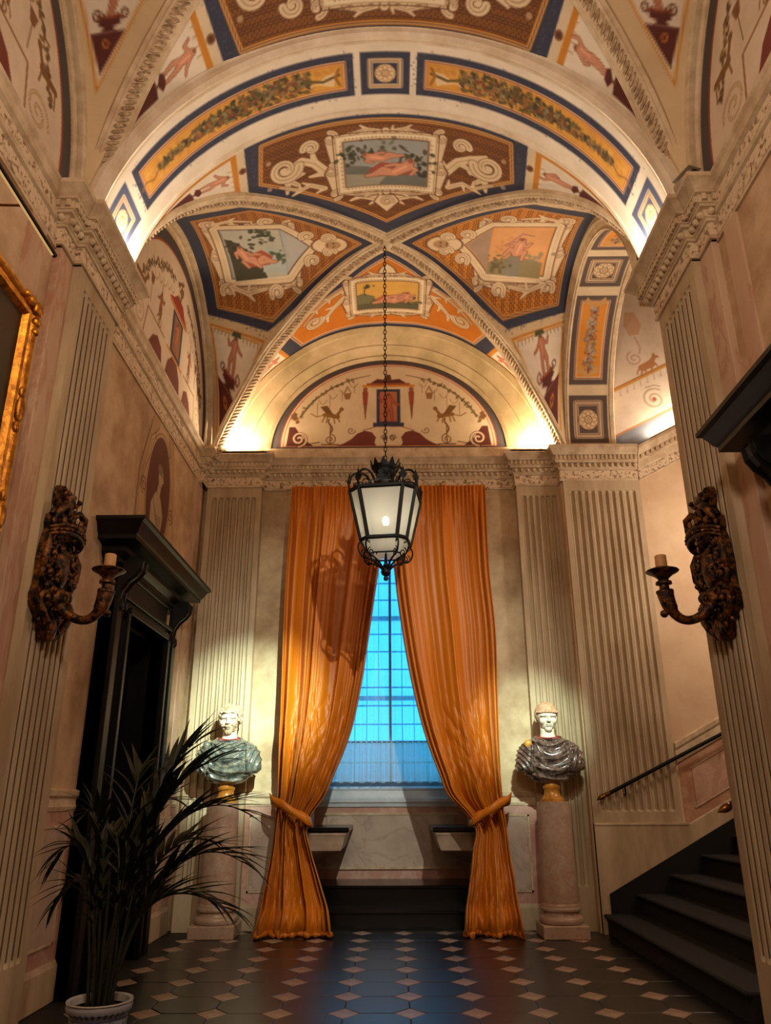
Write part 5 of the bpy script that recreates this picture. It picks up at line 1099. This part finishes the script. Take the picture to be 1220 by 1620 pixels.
def torso_mesh(seed):
    zk = [-.285, -.27, -.22, -.17, -.135, -.08, .01, .10, .165, .20, .225, .245]; wk = [.09, .15, .215, .30, .355, .375, .362, .335, .285, .225, .165, .125]; dk = [.07, .10, .15, .175, .185, .19, .19, .175, .155, .14, .13, .115]
    nth, nz = 280, 170; th = np.linspace(0, 2*PI, nth, endpoint=False); zs = np.interp(np.linspace(0, 1, nz), np.linspace(0, 1, len(zk)), zk); zs = np.linspace(-.285, .245, nz)
    T_, Z = np.meshgrid(th, zs); w = cub(Z, zk, wk); dd = cub(Z, zk, dk); c, s_ = np.cos(T_), np.sin(T_); p = 2.0/2.3
    x = w*np.sign(s_)*np.abs(s_)**p; y = -dd*np.sign(c)*np.abs(c)**p; f = np.clip(c*1.8, 0, 1); ax = np.abs(x)
    r1 = np.sqrt((x+.05)**2+((Z-.33)*.85)**2); swag = 1-np.abs(np.sin(r1*31+.7*np.sin(x*8+seed)+.5*np.sin(Z*17+x*6)))**.8
    r2 = np.sqrt((x-.09)**2+((Z-.38)*.75)**2); swag2 = 1-np.abs(np.sin(r2*52+1.2*np.sin(x*13+seed*2)))
    side = 1/(1+np.exp(-(ax-.215-.10*(Z<0)*Z)/.012)); fold = 1-np.abs(np.sin(ax*58+7*np.sin(Z*5+seed)+Z*np.sign(x)*14))**.8
    d = f*(1-side)*(.034*swag+.014*swag2-.02)+side*(.022*fold+.012)*np.clip(1-(Z-.08)*5, .25, 1)
    d -= .034*np.exp(-((ax-.212+.06*Z)/.010)**2)*f*(Z < .19)+.02*np.exp(-((Z+.17)/.012)**2)*side
    d += .022*np.exp(-((ax-.12-.1*(Z-.2))/.035)**2)*np.clip((Z-.05)*8, 0, 1)
    n = np.sqrt((x/w**2)**2+(y/dd**2)**2)+1e-9; x2 = x+d*x/w**2/n; y2 = y+d*y/dd**2/n; z2 = Z-.035*f*np.clip((Z-.16)/.08, 0, 1)
    top = np.stack([x2[-1]*.05, y2[-1]*.05, z2[-1]-.01], -1)[None]; bot = np.stack([x2[0]*.05, y2[0]*.05, z2[0]], -1)[None]
    return gridmesh(np.concatenate([bot, np.stack([x2, y2, z2], -1), top]), 'torso', closed_u=True)
white_m = mat('white_marble', (.90, .86, .78), (.80, .74, .64), scale=6, rough=.45)
hair_m = mat('hair_marble', (.80, .64, .50), (.64, .47, .34), scale=14, rough=.6)
def bust(x, y, z0, label, curly, tcol, hm, zr):
    b = empty('marble_bust', (x, y, z0), zr, label=label, cat='bust')
    MB().lathe([(.135, 0), (.135, .025), (.115, .045), (.092, .075), (.086, .12), (.092, .135), (.10, .145), (.10, .165), (.08, .175), (.075, .20), (.085, .24)], n=32).obj('socle', siena, b, sm=40)
    o = link('torso', torso_mesh(3 if curly else 9), b, tcol); o.location = (0, 0, .475)
    nk = MB().lathe([(.125, 0), (.105, .03), (.088, .08), (.082, .13), (.086, .19), (.08, .24)], n=28, M=Matrix.Translation((0, .0, .64))).obj('neck', white_m, b, sm=60)
    cl = MB()
    n = 34
    for i in range(n):
        a = 2*PI*i/n; cl.ell((.118*math.cos(a), .112*math.sin(a)-.004, .705+.022*math.sin(a)), (.020, .013, .016), 6, 5, M=Matrix.Rotation(a, 4, 'Z'))
    cl.obj('collar', mat('red_marble', (.56, .12, .08), (.42, .08, .06), scale=12, rough=.35), b, sm=60)
    hd = link('head', head_mesh(.172), b, white_m); hd.location = (0, -.015, .925); hd.rotation_euler = (R(3), 0, R(-6 if curly else 3))
    link('hair', hair_mesh(.172, curly), hd, hm)
    if curly: link('beard', beard_mesh(.172), hd, hm)
    for s_ in (-1, 1): MB().ell((s_*.122, .03, -.012), (.016, .030, .044), 10, 8).obj('ear', white_m, hd, sm=80)
    kn = MB().ell((-.245, -.105, .625), (.045, .035, .05), 12, 9).obj('shoulder_clasp', siena if not curly else tcol, b, sm=80)
    return b
green_m = mat('green_breccia', (.44, .46, .42), (.20, .23, .23), scale=12, rough=.22, vein=(.64, .54, .42), vscale=9, vw=.035)
brown_m = mat('brown_breccia', (.42, .32, .28), (.15, .12, .12), scale=13, rough=.22, vein=(.62, .52, .44), vscale=9, vw=.03)
bust(-1.90, 9.47, 1.365, 'bearded curly haired marble bust in grey green drapery beside left curtain', True, green_m, mat('curly_marble', (.86, .76, .62), (.66, .52, .38), scale=18, rough=.6), R(4))
bust(1.85, 9.42, 1.365, 'clean shaven marble bust in brown drapery by the staircase', False, brown_m, hair_m, R(-3))
# ---------------------------------------------------------------- carved gilt sconces
gilt = mat('worn_gilt_wood', (.58, .35, .11), (.085, .045, .022), scale=20, detail=4, rough=.34, metal=.5, bump=.4, bscale=60, lo=.44, hi=.70)
wax = mat('candle_wax', (.80, .62, .42), (.74, .54, .34), rough=.5)
def sconce(y, sg, label):
    """built facing +x: u along the wall, d out of the wall"""
    s_ = empty('wall_sconce', (sg*(-2.42), y, 2.44), 0 if sg > 0 else PI, label=label, cat='sconce', group=None)
    W = [(.0, .05), (.06, .10), (.12, .12), (.15, .20), (.20, .27), (.27, .285), (.33, .26), (.42, .25), (.52, .265), (.60, .255), (.68, .24), (.75, .21), (.80, .225), (.86, .22), (.90, .15), (.96, .12), (1.0, .14), (1.08, .15), (1.12, .12)]
    poly = [(w, z) for z, w in W]+[(-w, z) for z, w in W[::-1]]
    MR = Matrix.Rotation(PI/2, 4, 'Z')   # local x -> +y, local -y -> +x
    MB().prism(poly, -.045, .0, M=MR).obj('backplate', gilt, s_)
    rg = random.Random(12)
    def P(u, z, d): return (d, u, z)
    def curl(u, z, r, a0, turns, w, d0=.05, d1=.10, nm='scroll'):
        b = MB(); pts = spiral2(u, z, r, r*.15, a0, turns, 22); n = len(pts)
        b.tube([P(px, pz, d0+(d1-d0)*i/n) for i, (px, pz) in enumerate(pts)], [w*(1-.5*i/n) for i in range(n)], 7, up=(1, 0, 0)); b.ell(P(u, z, d1), (w*.9, w*.9, w*.9), 8, 6); return b.obj(nm, gilt, s_, sm=70)
    for q in (-1, 1):
        for u, z, r, a0, tn, w in ((.20, .26, .085, PI/2, 1.5, .026), (.13, .10, .06, 0, 1.4, .020), (.205, .44, .06, -PI/2, 1.4, .022), (.20, .58, .065, PI, 1.5, .022), (.17, .70, .055, PI/2, 1.3, .020), (.10, .50, .05, 0, 1.3, .018), (.09, .64, .05, PI, 1.4, .018), (.10, .34, .055, 0, 1.4, .020), (.17, .86, .055, 0, 1.4, .022), (.09, .96, .05, PI, 1.3, .018), (.10, 1.06, .045, PI/2, 1.2, .020), (.06, .20, .045, 0, 1.4, .018)):
            curl(q*u, z, r, a0 if q > 0 else PI-a0, tn*q, w)
        b = MB(); b.tube([P(q*.02, .90, .06), P(q*.10, .97, .11), P(q*.17, .95, .12), P(q*.215, .88, .10), P(q*.22, .80, .06)], [.012, .026, .030, .026, .012], 8, up=(1, 0, 0)).obj('acanthus', gilt, s_, sm=70)
        b = MB(); b.tube([P(q*.23, .42, .05), P(q*.28, .50, .07), P(q*.27, .62, .08), P(q*.22, .72, .06)], [.012, .026, .026, .010], 8, up=(1, 0, 0)).obj('acanthus', gilt, s_, sm=70)
        b = MB(); b.tube([P(q*.10, .02, .05), P(q*.13, .10, .09), P(q*.22, .17, .08), P(q*.28, .25, .05)], [.012, .026, .028, .012], 8, up=(1, 0, 0)).obj('acanthus', gilt, s_, sm=70)
    b = MB()
    for _ in range(70):
        z = rg.uniform(.04, 1.06); w = np.interp(z, [a for a, _ in W], [c for _, c in W])*.85; u = rg.uniform(-w, w); b.ell(P(u, z, rg.uniform(.045, .085)), (rg.uniform(.012, .03), rg.uniform(.012, .03), rg.uniform(.012, .035)), 7, 5, M=Matrix.Rotation(rg.uniform(0, 3), 4, 'X'))
    b.obj('carving', gilt, s_, kind='stuff', sm=70)
    b = MB()
    for zz, r in ((.745, .016), (.775, .012), (.80, .018)): b.tube([P(.235*math.sin(a), zz-.05+.05*math.cos(a)*1.2, .04+.13*math.cos(a)) for a in np.linspace(-1.45, 1.45, 18)], r, 7, up=(0, 0, 1))
    for a in np.linspace(-1.3, 1.3, 11): b.ell(P(.235*math.sin(a), .77-.05+.06*math.cos(a), .055+.13*math.cos(a)), (.014, .014, .014), 7, 5)
    for a in np.linspace(-1.3, 1.3, 7): b.ell(P(.235*math.sin(a), .84-.05+.06*math.cos(a), .04+.13*math.cos(a)), (.018, .022, .034), 7, 6)
    b.obj('crown', gilt, s_, sm=70)
    b = MB(); b.ell(P(0, .52, .07), (.05, .09, .16), 14, 10).ell(P(0, .30, .08), (.06, .08, .08), 12, 9).ell(P(0, .08, .06), (.04, .06, .09), 10, 8).ell(P(0, 1.05, .05), (.04, .09, .07), 10, 8); b.obj('cartouche', gilt, s_, kind='stuff', sm=70)
    # arm, drip pan and candle stub
    arm = bez((.06, 0, .30), (.20, 0, .10), (.40, 0, .06), (.42, 0, .36), 22)
    b = MB().tube(arm, [.050-.018*math.sin(PI*i/21)+(.01 if i > 16 else 0) for i in range(22)], 10, up=(0, 1, 0)); b.ell((.445, 0, .19), (.03, .026, .028), 10, 8); b.tube([(.12+.05*x, 0, .30+.05*y) for x, y in spiral2(0, 0, 1, .2, -PI/2, 1.3, 16)], .022, 7, up=(0, 1, 0)); b.obj('arm', gilt, s_, sm=70)
    MB().lathe([(.04, .33), (.062, .34), (.062, .355), (.036, .37), (.034, .40), (.058, .408), (.056, .425), (.036, .435), (.04, .45), (.07, .475), (.112, .497), (.118, .505), (.112, .512), (.06, .53), (.03, .535)], (.42, 0, 0), n=24).obj('drip_pan', gilt, s_, sm=50)
    MB().lathe([(.0, .53), (.042, .53), (.041, .62), (.036, .625), (.0, .622)], (.42, 0, 0), n=18, cap=False).obj('candle', wax, s_, sm=50)
sconce(5.32, 1, 'carved gilt wall sconce with candle stub on the left pilaster')
sconce(5.43, -1, 'carved gilt wall sconce with candle stub on the right pilaster')

# ---------------------------------------------------------------- black door casings
def door(name, sg, y0, y1, label, ztop=3.0):
    """sg=-1 on the left wall, +1 on the right; y0..y1 the clear opening"""
    r = empty(name, (sg*2.54, (y0+y1)/2, 0), label=label, cat='door', **S); yc = (y0+y1)/2; X = lambda d: sg*(2.54-d)-sg*2.54   # d = distance out of the wall
    def bx(b, d0, d1, a, c, z0, z1, bv=.006): return b.box(min(X(d0), X(d1)), max(X(d0), X(d1)), a-yc, c-yc, z0, z1, b=bv)
    for a, c, o_ in ((y0-.33, y0, -1), (y1, y1+.33, 1)):
        b = MB(); bx(b, -.02, .13, a, c, 0, ztop+.08); bx(b, -.02, .165, *((a, a+.12) if o_ < 0 else (c-.12, c)), 0, ztop+.08); bx(b, -.02, .18, *((c-.06, c) if o_ < 0 else (a, a+.06)), 0, ztop); b.obj('jamb', blackwood, r)
    b = MB(); bx(b, -.02, .13, y0-.02, y1+.02, ztop, ztop+.42); bx(b, -.02, .18, y0, y1, ztop, ztop+.06); bx(b, -.02, .165, y0-.2, y1+.2, ztop+.12, ztop+.16); bx(b, -.02, .15, y0-.30, y1+.30, ztop+.34, ztop+.42); b.obj('lintel', blackwood, r)
    pr = [(.0, 3.38), (.06, 3.38), (.06, 3.42), (.10, 3.44), (.13, 3.47), (.13, 3.52), (.22, 3.54), (.30, 3.545), (.30, 3.58), (.33, 3.60), (.36, 3.645), (.39, 3.68), (.43, 3.695), (.43, 3.725), (0, 3.725)]
    pr = [(d*.72+.0, z) for d, z in pr]; e = .18
    path = [(-2.54, y0-.33-e), (-2.42, y0-.33-e)] if False else [(-2.56, y0-.36), (-2.42, y0-.36), (-2.42, y1+.36), (-2.56, y1+.36)]
    V, F = sweep(path, pr); V = [((x+2.54) if sg < 0 else -(x+2.54), y-yc, z) for x, y, z in V]; MB().add(V, F).box(min(X(0), X(.13)), max(X(0), X(.13)), y0-.34-yc, y1+.34-yc, 3.40, 3.72).obj('cornice', blackwood, r, sm=25)
    for a in (y0-.31, y1+.13):
        P_ = [(.12, 2.98), (.155, 2.97), (.175, 3.0), (.17, 3.05), (.15, 3.08), (.16, 3.16), (.21, 3.24), (.27, 3.29), (.31, 3.35), (.32, 3.42), (.28, 3.46), (.13, 3.46)]
        b = MB(); b.add([(X(d), a-yc, z) for d, z in P_]+[(X(d), a+.18-yc, z) for d, z in P_], [list(range(12)), list(range(12, 24))[::-1]]+[(i, (i+1) % 12, 12+(i+1) % 12, 12+i) for i in range(12)])
        for k in (.035, .145): b.tube([(X(d+.006), a+k-yc, z) for d, z in P_[1:-1]], .012, 6)
        b.obj('console', blackwood, r)
    b = MB()
    for a, c in ((y0, y0+.04), (y1-.04, y1)): bx(b, -.26, .0, a, c, 0, ztop, 0)
    bx(b, -.26, .0, y0, y1, ztop-.04, ztop, 0); b.obj('reveal', blackwood, r)
    for a, c in ((y0+.04, yc-.004), (yc+.004, y1-.04)):
        b = MB(); bx(b, -.30, -.25, a, c, 0.01, ztop-.04); lf = b.obj('door_leaf', purplewood, r)
        for z0, z1 in ((.16, .62), (.74, 1.28), (1.40, ztop-.16)):
            p = MB(); bx(p, -.26, -.222, a+.10, c-.10, z0, z1, .02); p.obj('panel', purplewood, lf)
            p = MB()
            for q in ((a+.06, a+.10, z0-.04, z1+.04), (c-.10, c-.06, z0-.04, z1+.04), (a+.06, c-.06, z0-.04, z0), (a+.06, c-.06, z1, z1+.04)): bx(p, -.26, -.212, *q, .010)
            p.obj('panel_moulding', purplewood, lf)
    b = MB(); bx(b, -.3, .02, y0-.02, y1+.02, 0, .02); b.obj('threshold', blackstone, r)
    return r
door('door_1', -1, 6.95, 8.2, 'black wooden doorway with heavy cornice on the left wall')
door('door_2', 1, 2.75, 4.1, 'black door cornice jutting from the right wall above the viewer')

# ---------------------------------------------------------------- gilt framed painting and its picture light
gold = mat('gold_leaf', (.86, .58, .18), (.52, .30, .07), scale=14, rough=.34, metal=.75, bump=.3, bscale=40)
pf = empty('framed_painting', (-2.54, 3.9, 3.55), label='dark painting in an ornate gold frame on the left wall', cat='painting')
y0, y1, z0, z1 = -.72, .72, -1.15, 1.13
frp = [(.0, .0), (.05, .0), (.085, .012), (.10, .03), (.09, .05), (.065, .062), (.06, .085), (.085, .10), (.08, .125), (.05, .14), (.03, .15)]
for (a, b, c, d) in ((y0, z0, y1, z0), (y1, z0, y1, z1), (y1, z1, y0, z1), (y0, z1, y0, z0)):
    A = Vector((0, a, b)); B_ = Vector((0, c, d)); t = (B_-A).normalized(); nn = Vector((0, -t.z, t.y)); vs = []
    for e, sgn in ((A, 1), (B_, -1)):
        for h, wd in frp: vs.append(e+nn*wd+t*(sgn*wd)+Vector((h, 0, 0)))
    k = len(frp); MB().add(vs, [(i, i+1, k+i+1, k+i) for i in range(k-1)]).obj('frame_side', gold, pf, sm=40)
for a, s1 in ((y0, 1), (y1, -1)):
    for c, s2 in ((z0, 1), (z1, -1)):
        b = MB()
        for du, dz, r in ((.04, .04, .06), (.14, .03, .04), (.03, .14, .04), (.22, .03, .03), (.03, .22, .03)): b.ell((.085, a+s1*du, c+s2*dz), (.035, r, r), 10, 7)
        b.obj('corner_ornament', gold, pf, sm=70)
for c in (-.45, .3): MB().ell((.085, y1-.04, c), (.03, .045, .10), 10, 8).ell((.08, y1-.04, c+.13), (.025, .03, .05), 8, 6).ell((.08, y1-.04, c-.13), (.025, .03, .05), 8, 6).obj('side_ornament', gold, pf, sm=70)
cvp = Cv(-.60, .60, -1.02, 1.0, .02, (.060, .055, .055)); rg = random.Random(4)
for _ in range(140): cvp.ell(rg.uniform(-.5, .6), rg.uniform(-1, 1), rg.uniform(.03, .12), rg.uniform(.02, .07), rg.choice([(.10, .085, .07), (.14, .11, .08), (.075, .07, .08), (.05, .045, .05)]), .5, rg.uniform(0, 3))
for _ in range(40): cvp.ell(rg.gauss(.15, .2), rg.gauss(-.1, .3), rg.uniform(.015, .05), rg.uniform(.01, .03), rg.choice([(.42, .30, .14), (.30, .16, .10), (.36, .30, .24)]), .6, rg.uniform(0, 3))
painted('canvas', cvp, lambda p, q: np.stack([np.full_like(p, .04), p, q], -1), allok, pf, split=False, m=mat('oil_canvas', (1, 1, 1), rough=.28, attr='paint'))
pl = empty('picture_light', (-2.54, 3.75, 4.8), label='slim brass picture light over the gold framed painting', cat='lamp')
brass = mat('aged_brass', (.55, .38, .16), (.36, .22, .08), scale=12, rough=.3, metal=.9)
MB().tube([(.34, -.62, 0), (.34, .45, 0)], .018, 10).obj('hood', mat('dark_brass', (.16, .10, .06), (.10, .06, .04), rough=.4, metal=.7), pl, sm=60)
MB().tube([(.0, 0, -.02), (.12, 0, .02), (.34, 0, .012)], .008, 8).tube([(.0, -.4, -.02), (.12, -.4, .02), (.34, -.4, .012)], .008, 8).obj('arm', brass, pl, sm=60)
MB().box(.332, .345, -.58, .42, -.022, -.017).obj('light_tube', emis('tube_glow', (1, .60, .2), .5), pl)
d = bpy.data.lights.new('picture_tube', 'AREA'); d.shape = 'RECTANGLE'; d.size = 1.0; d.size_y = .03; d.energy = 5; d.color = (1, .76, .42); o = bpy.data.objects.new('picture_tube', d); COL.objects.link(o)
dv = Vector((-.22, 0, -.9)).normalized(); ax = Vector((0, 1, 0)); zz = -dv; yy = zz.cross(ax); o.matrix_world = Matrix(((ax.x, yy.x, zz.x, -2.2), (ax.y, yy.y, zz.y, 3.67), (ax.z, yy.z, zz.z, 4.765), (0, 0, 0, 1)))

# ---------------------------------------------------------------- stair handrails
def handrail(p0, p1, hooks, label, wall):
    h = empty('handrail', p0, label=label, cat='handrail'); a = Vector((0, 0, 0)); b = Vector(p1)-Vector(p0); t = b.normalized()
    MB().tube([a+t*.14, b], .021, 10).obj('rail', iron, h, sm=60)
    q = t.to_track_quat('Z', 'Y').to_matrix().to_4x4(); MB().lathe([(.0, -.02), (.010, 0), (.026, .03), (.033, .065), (.027, .09), (.018, .10), (.028, .105), (.028, .125), (.022, .16)], n=14, M=q).obj('finial', brass, h, sm=60)
    for k in hooks: 
        p = b*k; MB().tube([p+Vector((0, 0, -.015)), p+Vector((0, .0, -.09)), p+Vector((0, wall*.03, -.11)), p+Vector((0, wall*.085, -.10))], .008, 7).obj('bracket', iron, h, sm=60)
handrail((2.38, 9.47, 1.385), (4.9, 9.47, 1.385+2.52*.47), (.13, .62), 'black iron handrail with brass tip climbing the stair wall', 1)
handrail((2.395, 6.02, 1.305), (4.6, 6.02, 1.305+2.2*.47), (.3, .8), 'brass tipped handrail mostly hidden behind the right pilaster', -2)

# ---------------------------------------------------------------- security camera on the right capital
scam = empty('security_camera', (2.37, 4.80, 5.85), R(20), label='small grey security camera on top of the right capital', cat='camera')
pm = mat('camera_plastic', (.70, .64, .56), (.62, .56, .48), rough=.4)
MB().lathe([(.045, 0), (.05, .01), (.03, .02), (.018, .04)], n=16).obj('mount', iron, scam, sm=50)
MB().lathe([(0, -.10), (.05, -.095), (.056, -.07), (.056, .07), (.05, .085), (0, .09)], n=18, M=Matrix.Translation((0, 0, .085)) @ Matrix.Rotation(PI/2, 4, 'X')).obj('housing', pm, scam, sm=50)
MB().lathe([(0, 0), (.040, 0), (.040, .012), (0, .014)], n=16, M=Matrix.Translation((0, -.088, .085)) @ Matrix.Rotation(PI/2, 4, 'X')).obj('lens', blackstone, scam, sm=50)
MB().box(-.062, .062, -.11, .09, .138, .146, b=.003).obj('hood', pm, scam)

# ---------------------------------------------------------------- potted palm
PX, PY = -1.55, 4.78
pa = empty('potted_palm', (PX, PY, 0), label='large dark green palm in a blue and white china pot', cat='plant')
def paint_pot():
    cv = Cv(0, 1.3, 0, .42, .008, (.60, .61, .65)); rg = random.Random(6); bl = [(.16, .20, .36), (.26, .32, .50), (.36, .42, .56)]
    for i in range(9):
        x = .07+.145*i; 
        for k in range(6): a = k*PI/3; cv.ell(x+.03*math.cos(a), .24+.03*math.sin(a), .020, .012, bl[k % 3], 1, a)
        [cv.ell(x+rg.uniform(-.06, .08), .30+rg.uniform(-.035, .03), .016, .009, bl[k % 3], 1, rg.uniform(0, 3)) for k in range(9)]; cv.disc(x, .24, .014, (.7, .7, .7)); cv.line([(x+.03, .2), (x+.06, .15), (x+.1, .17), (x+.12, .24)], .008, bl[0])
        for k in range(5): cv.ell(x+.04+.02*k, .16+.03*rg.random(), .014, .007, bl[1], 1, rg.uniform(0, 3))
    for z in (.06, .345): cv.line([(0, z), (1.3, z)], .012, bl[0])
    for i in range(32): cv.disc(.02+.041*i, .37, .012, bl[0]); cv.disc(.02+.041*i, .03, .010, bl[1])
    return cv
def potf(p, q): a = p/1.3*2*PI; r = np.interp(q, [0, .03, .2, .33, .36, .375, .40, .42], [.10, .105, .135, .150, .148, .168, .173, .165]); return np.stack([r*np.cos(a), r*np.sin(a), q*.93], -1)
painted('pot', paint_pot(), potf, allok, pa, split=False, m=mat('glazed_china', (1, 1, 1), rough=.15, attr='paint'))
MB().lathe([(.165, .388), (.174, .392), (.172, .398), (.152, .394), (.148, .36)], n=40, cap=False).obj('rim', mat('china_rim', (.80, .78, .74), rough=.2), pa, sm=50)
MB().lathe([(0, .355), (.10, .352), (.150, .345)], n=24, cap=False).obj('soil', mat('potting_soil', (.05, .035, .025), (.02, .015, .01), scale=60, rough=.95, bump=.5), pa, sm=60)
leafm = mat('palm_leaf', (.10, .14, .045), (.05, .08, .03), scale=5, rough=.42, **{'Specular IOR Level': .4}); stemm = mat('palm_stem', (.13, .15, .06), (.07, .09, .035), scale=8, rough=.5)
leaves = []
for v in range(4):
    rows = []; n = 9; dr = (.22, .34, .10, .48)[v]
    for i in range(n):
        t = i/(n-1); w = .056*math.sin(PI*(.10+.90*t)**.75)*(1.15-t*.5)+.0015; z = .10*t-dr*t*t; x = t*math.sqrt(max(.2, 1-dr*dr*t*.6)); rows.append([(x, -w, z+w*.35), (x, 0, z), (x, w, z+w*.35)])
    leaves.append(gridmesh(np.array(rows), 'leaflet'))
for me in leaves: me.materials.append(leafm)
rg = random.Random(21)
# tip (dx, dy, z), height of the arch, number of leaflet pairs, leaflet length
fr = [((-.34, .0, 1.08), 1.30, 11, .30), ((-.36, .12, .84), 1.08, 11, .28), ((-.14, -.1, 1.34), 1.36, 11, .30), ((.02, .25, 1.58), 1.50, 11, .36), ((.34, .30, 1.74), 1.58, 12, .40), ((.50, .15, 1.62), 1.52, 12, .42), ((.68, .10, 1.34), 1.46, 13, .42), ((.72, .05, 1.06), 1.22, 12, .42), ((.64, -.05, .84), .95, 11, .40), ((.20, .30, 1.40), 1.4, 11, .36), ((-.20, .35, 1.22), 1.3, 10, .30), ((.40, .45, 1.16), 1.2, 11, .38)]
for (dx, dy, zt), zh, npair, ll in fr:
    b0 = Vector((rg.uniform(-.06, .06), rg.uniform(-.05, .05), .35)); tip = Vector((dx, dy, zt))
    C = bez(b0, b0+Vector((dx*.10, dy*.1, .55)), b0+Vector((dx*.48, dy*.45, zh-.30)), tip, 26)
    f = MB().tube(C, [.011-.0085*i/25 for i in range(26)], 6).obj('frond', stemm, pa, sm=70)
    for i in range(npair):
        u = .30+.69*i/(npair-1); j = min(24, int(u*25)); p = C[j].lerp(C[j+1], u*25-j) if u < .999 else C[25]; t = (C[j+1]-C[j]).normalized(); s2 = t.cross(Vector((0, 0, 1)))
        if s2.length < .2: s2 = Vector((0, 1, 0))
        s2.normalize(); up = s2.cross(t)
        for sd in (-1, 1):
            sp = .95-.65*(i/(npair-1)); d = (t*(1-.35*sp)+s2*sd*sp*.8+up*rg.uniform(-.02, .22)+Vector((rg.gauss(0, .06), rg.gauss(0, .06), rg.gauss(0, .05)))).normalized()
            yv = Vector((0, 0, 1)).cross(d); yv = yv.normalized() if yv.length > .05 else s2; zv = d.cross(yv); l = ll*(1.0-.38*abs(2*u-1.25))*rg.uniform(.85, 1.1)
            o = link('leaflet', rg.choice(leaves), f); o.matrix_local = Matrix(((d.x*l, yv.x*l, zv.x*l, p.x), (d.y*l, yv.y*l, zv.y*l, p.y), (d.z*l, yv.z*l, zv.z*l, p.z), (0, 0, 0, 1)))
for k in range(7):
    a = rg.uniform(0, 2*PI); r0 = rg.uniform(.02, .07); MB().tube([(r0*math.cos(a), r0*math.sin(a), .34), (r0*1.4*math.cos(a), r0*1.4*math.sin(a), .6), (r0*2.4*math.cos(a), r0*2.4*math.sin(a), rg.uniform(.8, 1.1))], [.011, .009, .005], 7).obj('cane', stemm, pa, sm=70)
